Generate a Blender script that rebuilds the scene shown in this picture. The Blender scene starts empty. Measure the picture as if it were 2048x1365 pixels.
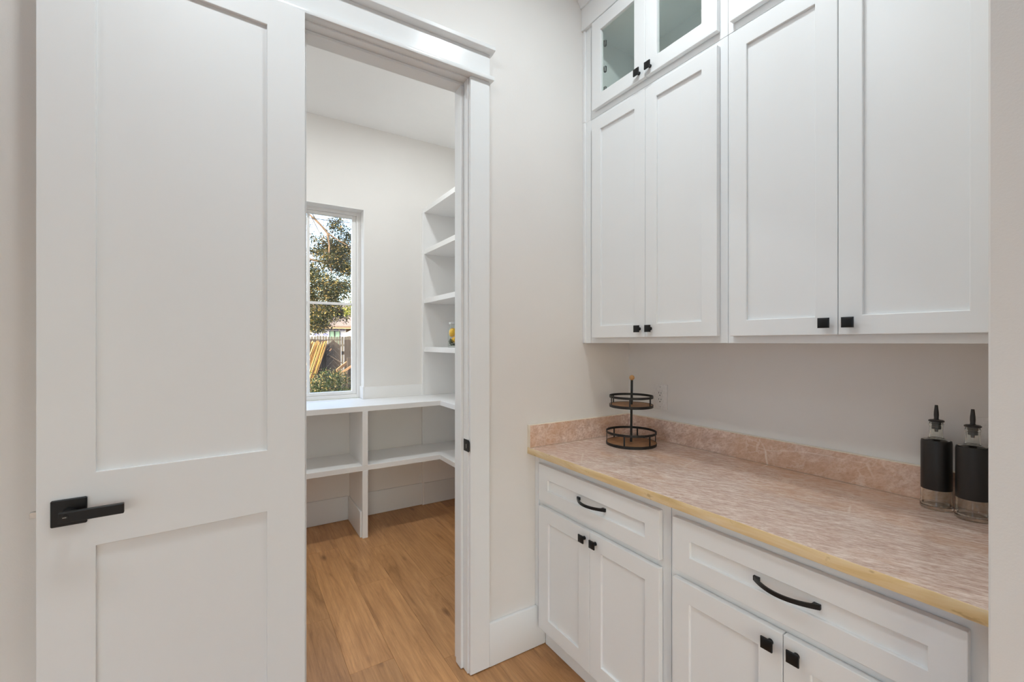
import bpy, bmesh, math, random
from mathutils import Vector, Matrix

random.seed(7)
C = bpy.context.scene.collection
scene = bpy.context.scene

# ------------------------------------------------------------------ camera, world, lights, exposure
H = 1.373
cam_d = bpy.data.cameras.new('camera')
cam_d.sensor_width = 36.0
cam_d.lens = 888.24 / 2048 * 36.0
cam_d.shift_y = 3.12 / 2048
cam_d.clip_start = 0.01
cam = bpy.data.objects.new('camera', cam_d)
cam.location = (0, 0, H)
cam.rotation_euler = (math.radians(90), 0, -0.5598066)
C.objects.link(cam)
scene.camera = cam

scene.view_settings.view_transform = 'Standard'
scene.view_settings.look = 'None'
scene.view_settings.gamma = 1.0
scene.view_settings.use_curve_mapping = False
scene.view_settings.exposure = 0.0
scene.cycles.diffuse_bounces = 8
scene.cycles.max_bounces = 16
scene.cycles.transparent_max_bounces = 16
scene.cycles.sample_clamp_indirect = 6.0

world = bpy.data.worlds.new('sky')
scene.world = world
world.use_nodes = True
wn = world.node_tree
wn.nodes.clear()
w_out = wn.nodes.new('ShaderNodeOutputWorld')
w_bg = wn.nodes.new('ShaderNodeBackground')
w_sky = wn.nodes.new('ShaderNodeTexSky')
w_sky.sky_type = 'NISHITA'
w_sky.sun_disc = False
w_sky.sun_elevation = math.radians(24)
w_sky.sun_rotation = math.radians(240)
w_sky.air_density = 1.0
w_sky.dust_density = 4.0
w_bg.inputs['Strength'].default_value = 1.35
wn.links.new(w_sky.outputs[0], w_bg.inputs[0])
wn.links.new(w_bg.outputs[0], w_out.inputs[0])

sun_d = bpy.data.lights.new('sun', 'SUN')
sun_d.energy = 6.0
sun_d.color = (1.0, 0.86, 0.62)
sun_d.angle = math.radians(0.6)
sun = bpy.data.objects.new('sun', sun_d)
sun.rotation_euler = Vector((0.80, 0.45, -0.42)).to_track_quat('-Z', 'Y').to_euler()
C.objects.link(sun)

CEIL = 3.085
LAMP_A, LAMP_B = (1.00, 0.90), (-0.03, 0.92)
HALL_LAMPS = [(LAMP_A, 8.4), (LAMP_B, 8.0), ((-1.10, 0.92), 3.4), ((-0.03, -0.9), 1.2), ((-1.2, -1.2), 1.0), ((-0.6, -2.8), 1.0)]  # lamps after the two named ones are unseen, added as fill
PANTRY_LAMPS = [((1.07, 2.64), 8.8), ((-0.10, 2.64), 11.5)]  # the second pantry lamp is unseen, added for extra light


def lamp_light(x, y, power, col):
    d = bpy.data.lights.new('downlight_lamp', 'AREA')
    d.shape = 'DISK'
    d.size = 0.13
    d.energy = power
    d.color = col
    o = bpy.data.objects.new('downlight_lamp', d)
    o.location = (x, y, CEIL - 0.012)
    C.objects.link(o)


for (p, e) in HALL_LAMPS:
    lamp_light(p[0], p[1], e, (0.87, 0.955, 1.0))
for (p, e) in PANTRY_LAMPS:
    lamp_light(p[0], p[1], e, (0.91, 0.97, 1.0))

# added fill lamps imitating daylight at the unseen doors behind the camera
for (nm, loc, rot, sx, sz, e) in (('added_fill_left', (-2.40, -1.60, 1.15), (0, math.radians(-90), 0), 2.2, 2.8, 13.0),
                                  ('added_fill_far', (-0.90, -4.10, 1.15), (math.radians(90), 0, 0), 2.0, 2.2, 2.0)):
    ld = bpy.data.lights.new(nm, 'AREA')
    ld.shape = 'RECTANGLE'
    ld.size, ld.size_y = sx, sz
    ld.energy = e
    ld.color = (0.42, 0.73, 1.0)
    lo = bpy.data.objects.new(nm, ld)
    lo.location = loc
    lo.rotation_euler = rot
    C.objects.link(lo)

# ------------------------------------------------------------------ materials


def new_mat(name):
    m = bpy.data.materials.new(name)
    m.use_nodes = True
    nt = m.node_tree
    b = nt.nodes['Principled BSDF']
    return m, nt, b


def link(nt, a, b):
    nt.links.new(a, b)


def noise(nt, vec, scale, detail=4.0, rough=0.55, dist=0.0):
    n = nt.nodes.new('ShaderNodeTexNoise')
    n.inputs['Scale'].default_value = scale
    n.inputs['Detail'].default_value = detail
    n.inputs['Roughness'].default_value = rough
    n.inputs['Distortion'].default_value = dist
    if vec is not None:
        link(nt, vec, n.inputs['Vector'])
    return n


def ramp(nt, fac, stops):
    r = nt.nodes.new('ShaderNodeValToRGB')
    els = r.color_ramp.elements
    while len(els) < len(stops):
        els.new(0.5)
    for e, (p, c) in zip(els, stops):
        e.position = p
        e.color = (c[0], c[1], c[2], 1)
    link(nt, fac, r.inputs['Fac'])
    return r


def mapping(nt, scale=(1, 1, 1), rot=(0, 0, 0), loc=None, coord='Object'):
    tc = nt.nodes.new('ShaderNodeTexCoord')
    mp = nt.nodes.new('ShaderNodeMapping')
    mp.inputs['Scale'].default_value = scale
    mp.inputs['Rotation'].default_value = rot
    link(nt, tc.outputs[coord], mp.inputs['Vector'])
    if loc is not None:
        link(nt, loc, mp.inputs['Location'])
    return mp


def bump(nt, bsdf, height, strength, dist=0.001):
    b = nt.nodes.new('ShaderNodeBump')
    b.inputs['Strength'].default_value = strength
    b.inputs['Distance'].default_value = dist
    link(nt, height, b.inputs['Height'])
    link(nt, b.outputs[0], bsdf.inputs['Normal'])


def mix_rgb(nt, fac, a, b, mode='MIX'):
    m = nt.nodes.new('ShaderNodeMix')
    m.data_type = 'RGBA'
    m.blend_type = mode
    for sock, v in ((m.inputs['Factor'], fac), (m.inputs['A'], a), (m.inputs['B'], b)):
        pass
    def put(sock, v):
        if hasattr(v, 'is_linked') or hasattr(v, 'node'):
            link(nt, v, sock)
        elif isinstance(v, (int, float)):
            sock.default_value = v
        else:
            sock.default_value = (v[0], v[1], v[2], 1)
    put(m.inputs[0], fac)
    put(m.inputs[6], a)
    put(m.inputs[7], b)
    return m.outputs[2]


def painted(name, col, rough, bump_scale=180.0, bump_s=0.05, var=0.02):
    m, nt, b = new_mat(name)
    mp = mapping(nt)
    n = noise(nt, mp.outputs[0], 3.0, 3.0)
    lo = tuple(c * (1 - var) for c in col)
    hi = tuple(min(1, c * (1 + var)) for c in col)
    r = ramp(nt, n.outputs['Fac'], [(0.3, lo), (0.7, hi)])
    link(nt, r.outputs[0], b.inputs['Base Color'])
    b.inputs['Roughness'].default_value = rough
    n2 = noise(nt, mp.outputs[0], bump_scale, 2.0)
    bump(nt, b, n2.outputs['Fac'], bump_s, 0.002)
    return m


def plain(name, col, rough, metallic=0.0, bump_scale=None, bump_s=0.1):
    m, nt, b = new_mat(name)
    b.inputs['Base Color'].default_value = (*col, 1)
    b.inputs['Roughness'].default_value = rough
    b.inputs['Metallic'].default_value = metallic
    mp = mapping(nt)
    n = noise(nt, mp.outputs[0], bump_scale or 120.0, 2.0)
    r = ramp(nt, n.outputs['Fac'], [(0.25, tuple(c * 0.93 for c in col)), (0.75, tuple(min(1, c * 1.07) for c in col))])
    link(nt, r.outputs[0], b.inputs['Base Color'])
    if bump_scale:
        bump(nt, b, n.outputs['Fac'], bump_s, 0.001)
    return m


def clear_glass(name, tint, gloss=0.09):
    """thin pane: lets light straight through with a tint, plus a mirror film."""
    m, nt, b = new_mat(name)
    nt.nodes.remove(b)
    out = nt.nodes['Material Output']
    t = nt.nodes.new('ShaderNodeBsdfTransparent')
    t.inputs[0].default_value = (*tint, 1)
    g = nt.nodes.new('ShaderNodeBsdfGlossy')
    g.inputs['Roughness'].default_value = 0.01
    lw = nt.nodes.new('ShaderNodeLayerWeight')
    pw = nt.nodes.new('ShaderNodeMath')
    pw.operation = 'POWER'
    pw.inputs[1].default_value = 5.0
    link(nt, lw.outputs['Facing'], pw.inputs[0])
    fr = nt.nodes.new('ShaderNodeMath')
    fr.operation = 'MULTIPLY_ADD'
    fr.inputs[1].default_value = 0.9
    fr.inputs[2].default_value = 0.03
    link(nt, pw.outputs[0], fr.inputs[0])
    ad = nt.nodes.new('ShaderNodeMixShader')
    link(nt, fr.outputs[0], ad.inputs[0])
    link(nt, t.outputs[0], ad.inputs[1])
    link(nt, g.outputs[0], ad.inputs[2])
    link(nt, ad.outputs[0], out.inputs[0])
    return m


def solid_glass(name, col=(1, 1, 1), rough=0.0):
    m, nt, b = new_mat(name)
    b.inputs['Base Color'].default_value = (*col, 1)
    b.inputs['Roughness'].default_value = rough
    b.inputs['Transmission Weight'].default_value = 1.0
    b.inputs['IOR'].default_value = 1.47
    return m


def island_random(nt):
    g = nt.nodes.new('ShaderNodeNewGeometry')
    oi = nt.nodes.new('ShaderNodeObjectInfo')
    a = nt.nodes.new('ShaderNodeMath')
    a.operation = 'ADD'
    link(nt, g.outputs['Random Per Island'], a.inputs[0])
    link(nt, oi.outputs['Random'], a.inputs[1])
    f = nt.nodes.new('ShaderNodeMath')
    f.operation = 'FRACT'
    link(nt, a.outputs[0], f.inputs[0])
    return f.outputs[0]


def wood_floor_mat():
    m, nt, b = new_mat('oak_vinyl_plank')
    r = island_random(nt)
    comb = nt.nodes.new('ShaderNodeCombineXYZ')
    mul = nt.nodes.new('ShaderNodeMath')
    mul.operation = 'MULTIPLY'
    mul.inputs[1].default_value = 91.0
    link(nt, r, mul.inputs[0])
    for i in range(3):
        link(nt, mul.outputs[0], comb.inputs[i])
    tc = nt.nodes.new('ShaderNodeTexCoord')
    ad = nt.nodes.new('ShaderNodeVectorMath')
    ad.operation = 'ADD'
    link(nt, tc.outputs['Object'], ad.inputs[0])
    link(nt, comb.outputs[0], ad.inputs[1])

    def sc(s):
        mp = nt.nodes.new('ShaderNodeMapping')
        mp.inputs['Scale'].default_value = s
        link(nt, ad.outputs[0], mp.inputs['Vector'])
        return mp.outputs[0]
    fine = noise(nt, sc((130, 5.5, 8)), 1.0, 6.0, 0.7)
    mid = noise(nt, sc((13, 1.6, 3)), 1.0, 6.0, 0.68, 1.6)
    blot = noise(nt, sc((5, 1.3, 2)), 1.0, 2.0, 0.5)
    ring = nt.nodes.new('ShaderNodeTexWave')
    ring.wave_type = 'BANDS'
    ring.bands_direction = 'X'
    ring.inputs['Scale'].default_value = 1.0
    ring.inputs['Distortion'].default_value = 9.0
    ring.inputs['Detail'].default_value = 3.0
    ring.inputs['Detail Scale'].default_value = 0.6
    link(nt, sc((9, 0.55, 2)), ring.inputs['Vector'])
    base = ramp(nt, mid.outputs['Fac'], [(0.25, (0.29, 0.138, 0.052)), (0.42, (0.49, 0.250, 0.100)), (0.60, (0.58, 0.308, 0.130)), (0.78, (0.65, 0.375, 0.18))])
    fr = ramp(nt, fine.outputs['Fac'], [(0.32, (0.50, 0.46, 0.43)), (0.60, (1, 1, 1))])
    c = mix_rgb(nt, 0.40, base.outputs[0], fr.outputs[0], 'MULTIPLY')
    rr = ramp(nt, ring.outputs['Fac'], [(0.0, (0.62, 0.56, 0.50)), (0.30, (1, 1, 1))])
    c = mix_rgb(nt, 0.22, c, rr.outputs[0], 'MULTIPLY')
    bl = ramp(nt, blot.outputs['Fac'], [(0.35, (0.86, 0.83, 0.80)), (0.65, (1.05, 1.04, 1.02))])
    c = mix_rgb(nt, 0.8, c, bl.outputs[0], 'MULTIPLY')
    # dark knots and cracks
    vo = nt.nodes.new('ShaderNodeTexVoronoi')
    vo.inputs['Scale'].default_value = 1.0
    link(nt, sc((6.0, 2.1, 1)), vo.inputs['Vector'])
    kn = ramp(nt, vo.outputs['Distance'], [(0.03, (0.25, 0.18, 0.14)), (0.12, (1, 1, 1))])
    c = mix_rgb(nt, 0.75, c, kn.outputs[0], 'MULTIPLY')
    tone = ramp(nt, r, [(0.0, (0.86, 0.85, 0.84)), (0.5, (0.98, 0.98, 0.98)), (1.0, (1.10, 1.09, 1.07))])
    c = mix_rgb(nt, 1.0, c, tone.outputs[0], 'MULTIPLY')
    link(nt, c, b.inputs['Base Color'])
    b.inputs['Roughness'].default_value = 0.42
    bump(nt, b, fine.outputs['Fac'], 0.12, 0.001)
    return m


def stone_mat(name, along=(5.0, 30.0, 30.0), tint=1.0, warm=0.0, turn=(0, 0, -0.40)):
    """pink-beige quartzite: fine streaks along the slab, rusty clouds, pale crackle veins."""
    m, nt, b = new_mat(name)
    tc = nt.nodes.new('ShaderNodeTexCoord')
    wob = noise(nt, tc.outputs['Object'], 3.0, 3.0)
    wv = nt.nodes.new('ShaderNodeVectorMath')
    wv.operation = 'MULTIPLY_ADD'
    wv.inputs[1].default_value = (0.05, 0.05, 0.05)
    link(nt, wob.outputs['Color'], wv.inputs[0])
    link(nt, tc.outputs['Object'], wv.inputs[2])

    def sc(s, rot=(0, 0, 0)):
        m0 = nt.nodes.new('ShaderNodeMapping')
        m0.inputs['Rotation'].default_value = rot
        link(nt, wv.outputs[0], m0.inputs['Vector'])
        mp = nt.nodes.new('ShaderNodeMapping')
        mp.inputs['Scale'].default_value = s
        link(nt, m0.outputs[0], mp.inputs['Vector'])
        return mp.outputs[0]
    st = noise(nt, sc(along, turn), 1.6, 7.0, 0.72)
    fine = noise(nt, sc(tuple(a * 4 for a in along), turn), 1.3, 4.0, 0.7)
    cl = noise(nt, sc((5, 3, 5)), 1.0, 4.0, 0.6)
    pink, pale, rust = (0.60, 0.455, 0.385), (0.73, 0.615, 0.545), (0.58, 0.345, 0.205)
    base = ramp(nt, st.outputs['Fac'], [(0.30, tuple(c * 0.80 for c in pink)), (0.47, pink), (0.60, pale), (0.75, (0.80, 0.70, 0.63))])
    f2 = ramp(nt, fine.outputs['Fac'], [(0.36, (0.78, 0.67, 0.60)), (0.56, (1.07, 1.06, 1.05))])
    c = mix_rgb(nt, 0.8, base.outputs[0], f2.outputs[0], 'MULTIPLY')
    rm = ramp(nt, cl.outputs['Fac'], [(0.50 - warm, (0, 0, 0)), (0.72 - warm, (0.60, 0.60, 0.60))])
    c = mix_rgb(nt, rm.outputs[0], c, rust)
    vo = nt.nodes.new('ShaderNodeTexVoronoi')
    vo.feature = 'DISTANCE_TO_EDGE'
    vo.inputs['Scale'].default_value = 1.0
    link(nt, sc((6.5, 3.6, 8.0)), vo.inputs['Vector'])
    vm = noise(nt, tc.outputs['Object'], 5.0, 2.0)
    ve = ramp(nt, vo.outputs['Distance'], [(0.0, (0.6, 0.6, 0.6)), (0.018, (0, 0, 0))])
    vmr = ramp(nt, vm.outputs['Fac'], [(0.50, (0, 0, 0)), (0.70, (1, 1, 1))])
    vf = mix_rgb(nt, 1.0, ve.outputs[0], vmr.outputs[0], 'MULTIPLY')
    c = mix_rgb(nt, vf, c, (0.84, 0.77, 0.69))
    # fine pale crackle
    vo2 = nt.nodes.new('ShaderNodeTexVoronoi')
    vo2.feature = 'DISTANCE_TO_EDGE'
    vo2.inputs['Scale'].default_value = 1.0
    wob2 = noise(nt, tc.outputs['Object'], 22.0, 4.0, 0.65)
    wv2 = nt.nodes.new('ShaderNodeVectorMath')
    wv2.operation = 'MULTIPLY_ADD'
    wv2.inputs[1].default_value = (0.07, 0.07, 0.07)
    link(nt, wob2.outputs['Color'], wv2.inputs[0])
    link(nt, sc((1, 1, 1), turn), wv2.inputs[2])
    m3 = nt.nodes.new('ShaderNodeMapping')
    m3.inputs['Scale'].default_value = (24.0, 10.0, 18.0)
    link(nt, wv2.outputs[0], m3.inputs['Vector'])
    link(nt, m3.outputs[0], vo2.inputs['Vector'])
    ve2 = ramp(nt, vo2.outputs['Distance'], [(0.0, (0.42, 0.42, 0.42)), (0.09, (0, 0, 0))])
    vm2 = noise(nt, tc.outputs['Object'], 8.0, 3.0)
    vr2 = ramp(nt, vm2.outputs['Fac'], [(0.45, (0.05, 0.05, 0.05)), (0.66, (1, 1, 1))])
    c = mix_rgb(nt, mix_rgb(nt, 1.0, ve2.outputs[0], vr2.outputs[0], 'MULTIPLY'), c, (0.84, 0.75, 0.67))
    if tint != 1.0:
        c = mix_rgb(nt, 1.0, c, (tint, tint, tint), 'MULTIPLY')
    link(nt, c, b.inputs['Base Color'])
    b.inputs['Roughness'].default_value = 0.10
    return m


def edge_mat():
    m, nt, b = new_mat('honey_stone_edge')
    mp = mapping(nt, (9, 2.2, 20))
    n = noise(nt, mp.outputs[0], 1.5, 5.0, 0.6, 0.8)
    r = ramp(nt, n.outputs['Fac'], [(0.30, (0.60, 0.42, 0.20)), (0.50, (0.74, 0.55, 0.29)), (0.64, (0.80, 0.64, 0.40)), (0.80, (0.84, 0.76, 0.62))])
    mp2 = mapping(nt, (60, 22, 60))
    n2 = noise(nt, mp2.outputs[0], 1.0, 3.0)
    r2 = ramp(nt, n2.outputs['Fac'], [(0.27, (0.55, 0.45, 0.35)), (0.36, (1, 1, 1))])
    link(nt, mix_rgb(nt, 0.6, r.outputs[0], r2.outputs[0], 'MULTIPLY'), b.inputs['Base Color'])
    b.inputs['Roughness'].default_value = 0.2
    return m


def grain_mat(name, dark, light, scale, rough=0.5):
    m, nt, b = new_mat(name)
    mp = mapping(nt, scale)
    n = noise(nt, mp.outputs[0], 1.0, 6.0, 0.65, 0.6)
    r = ramp(nt, n.outputs['Fac'], [(0.3, dark), (0.7, light)])
    link(nt, r.outputs[0], b.inputs['Base Color'])
    b.inputs['Roughness'].default_value = rough
    bump(nt, b, n.outputs['Fac'], 0.1, 0.001)
    return m


def leaf_mat(name, stops, trans=0.35):
    m, nt, b = new_mat(name)
    r = island_random(nt)
    cr = ramp(nt, r, stops)
    link(nt, cr.outputs[0], b.inputs['Base Color'])
    b.inputs['Roughness'].default_value = 0.45
    tr = nt.nodes.new('ShaderNodeBsdfTranslucent')
    link(nt, cr.outputs[0], tr.inputs[0])
    mx = nt.nodes.new('ShaderNodeMixShader')
    mx.inputs[0].default_value = trans
    link(nt, b.outputs[0], mx.inputs[1])
    link(nt, tr.outputs[0], mx.inputs[2])
    link(nt, mx.outputs[0], nt.nodes['Material Output'].inputs[0])
    return m


M = {}
M['wall'] = painted('greige_wall_paint', (0.770, 0.752, 0.727), 0.62, 260.0, 0.10, 0.012)
M['pantry_wall'] = painted('pantry_wall_paint', (0.800, 0.778, 0.748), 0.62, 260.0, 0.10, 0.012)
M['ceiling'] = painted('ceiling_paint', (0.88, 0.88, 0.87), 0.8, 120.0, 0.15, 0.01)
M['trim'] = painted('semi_gloss_trim_paint', (0.812, 0.828, 0.832), 0.19, 90.0, 0.02, 0.008)
M['door'] = painted('door_paint', (0.812, 0.828, 0.832), 0.45, 90.0, 0.02, 0.008)
M['cabinet'] = painted('satin_cabinet_paint', (0.828, 0.843, 0.846), 0.36, 200.0, 0.02, 0.008)
M['shelf'] = painted('shelf_paint', (0.86, 0.855, 0.845), 0.33, 150.0, 0.03, 0.008)
M['floor'] = wood_floor_mat()
M['subfloor'] = plain('subfloor_dark', (0.10, 0.06, 0.03), 0.9)
M['stone'] = stone_mat('quartzite_top', (50.0, 11.0, 50.0), 1.08, 0.0)
M['splash'] = stone_mat('quartzite_splash', (22.0, 15.0, 30.0), 1.12, 0.12, (0.5, 0.2, 0.1))
M['edge'] = edge_mat()
M['cream'] = plain('cream_stone_edge', (0.80, 0.71, 0.57), 0.3, 0, 40.0, 0.05)
M['black'] = plain('matte_black_metal', (0.012, 0.012, 0.013), 0.38, 0.4, 400.0, 0.05)
M['black_iron'] = plain('black_painted_iron', (0.014, 0.013, 0.012), 0.5, 0.2, 300.0, 0.1)
M['slot'] = plain('dark_slot', (0.02, 0.02, 0.02), 0.6)
M['nickel'] = plain('satin_nickel', (0.55, 0.53, 0.50), 0.3, 1.0)
M['steel'] = plain('brushed_lid_metal', (0.55, 0.55, 0.55), 0.3, 1.0)
M['plastic'] = plain('white_plastic', (0.74, 0.72, 0.70), 0.35)
M['tray_wood'] = grain_mat('tray_acacia', (0.20, 0.085, 0.03), (0.40, 0.20, 0.085), (12, 60, 12), 0.45)
M['ball_wood'] = grain_mat('finial_beech', (0.45, 0.23, 0.08), (0.60, 0.34, 0.13), (25, 25, 60), 0.4)
M['rubber'] = plain('black_pourer_plastic', (0.018, 0.015, 0.014), 0.35)
M['cork'] = plain('grey_stopper_ribs', (0.07, 0.065, 0.06), 0.5)
M['band'] = plain('matte_black_bottle_coat', (0.012, 0.010, 0.009), 0.42, 0.0, 500.0, 0.05)
M['bottle'] = solid_glass('bottle_glass', (0.96, 0.97, 0.94))
M['jar'] = clear_glass('jar_glass', (0.97, 0.985, 0.975))
M['pane'] = clear_glass('window_glass', (0.97, 0.98, 0.98))
M['cab_glass'] = clear_glass('cabinet_glass', (0.965, 0.99, 0.968))
M['lemon'] = plain('lemon_peel', (0.90, 0.50, 0.02), 0.4, 0, 90.0, 0.3)
M['herb'] = plain('dark_green_leaf', (0.06, 0.085, 0.03), 0.5)
M['vinyl'] = painted('white_vinyl_frame', (0.86, 0.85, 0.83), 0.35, 100.0, 0.01, 0.005)
M['hinge'] = plain('dark_hinge_metal', (0.10, 0.10, 0.10), 0.35, 0.9)
m, nt, b = new_mat('downlight_lens')
b.inputs['Base Color'].default_value = (0.9, 0.9, 0.9, 1)
b.inputs['Emission Color'].default_value = (1, 0.965, 0.92, 1)
b.inputs['Emission Strength'].default_value = 4.0
M['lens'] = m
# outside
M['bark'] = grain_mat('oak_bark', (0.06, 0.04, 0.028), (0.26, 0.17, 0.10), (6, 6, 2), 0.9)
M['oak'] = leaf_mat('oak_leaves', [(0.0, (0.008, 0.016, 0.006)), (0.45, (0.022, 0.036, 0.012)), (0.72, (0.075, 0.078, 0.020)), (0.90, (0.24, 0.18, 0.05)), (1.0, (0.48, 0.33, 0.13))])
M['lime'] = leaf_mat('yellow_green_leaves', [(0.0, (0.06, 0.09, 0.012)), (0.6, (0.22, 0.25, 0.03)), (1.0, (0.42, 0.42, 0.09))])
M['shrub'] = leaf_mat('shrub_leaves', [(0.0, (0.010, 0.020, 0.006)), (0.55, (0.03, 0.055, 0.012)), (0.85, (0.10, 0.10, 0.025)), (1.0, (0.40, 0.28, 0.12))])
M['blade'] = leaf_mat('grass_blades', [(0.0, (0.02, 0.05, 0.008)), (0.6, (0.06, 0.13, 0.02)), (1.0, (0.22, 0.24, 0.06))])
M['soil'] = plain('garden_soil', (0.07, 0.055, 0.03), 0.95, 0, 30.0, 0.5)
M['fence'] = grain_mat('weathered_fence', (0.013, 0.010, 0.008), (0.046, 0.034, 0.027), (30, 30, 3), 0.85)
M['fence_grey'] = grain_mat('grey_pickets', (0.05, 0.048, 0.042), (0.14, 0.13, 0.115), (30, 30, 3), 0.85)
def cane_mat():
    m, nt, b = new_mat('dry_cane')
    mp = mapping(nt, (14, 14, 5))
    n = noise(nt, mp.outputs[0], 1.0, 4.0)
    oi = nt.nodes.new('ShaderNodeObjectInfo')
    tone = ramp(nt, oi.outputs['Random'], [(0.0, (0.05, 0.022, 0.006)), (0.45, (0.22, 0.11, 0.02)), (0.75, (0.50, 0.29, 0.06)), (1.0, (0.80, 0.56, 0.18))])
    v = ramp(nt, n.outputs['Fac'], [(0.3, (0.6, 0.55, 0.5)), (0.6, (1, 1, 1))])
    link(nt, mix_rgb(nt, 0.8, tone.outputs[0], v.outputs[0], 'MULTIPLY'), b.inputs['Base Color'])
    b.inputs['Roughness'].default_value = 0.5
    return m


M['cane'] = cane_mat()
M['lumber'] = grain_mat('fresh_lumber', (0.16, 0.085, 0.04), (0.38, 0.21, 0.10), (10, 10, 10), 0.7)
M['wrap'] = plain('white_house_wrap', (0.50, 0.53, 0.62), 0.6)
M['wrap_print'] = plain('blue_wrap_print', (0.09, 0.11, 0.40), 0.6)
M['shingle'] = grain_mat('tan_shingles', (0.13, 0.10, 0.085), (0.19, 0.15, 0.13), (3, 3, 20), 0.9)
M['fascia'] = plain('fascia_wood', (0.34, 0.22, 0.13), 0.8)
M['green_pane'] = plain('green_film_glass', (0.20, 0.33, 0.26), 0.2)
M['dark_frame'] = plain('dark_window_frame', (0.02, 0.02, 0.02), 0.5)
M['canvas'] = plain('white_canvas', (0.85, 0.82, 0.76), 0.8)
M['wire'] = plain('black_cable', (0.02, 0.02, 0.02), 0.7)

# ------------------------------------------------------------------ mesh builder
WORLD = {}


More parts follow.
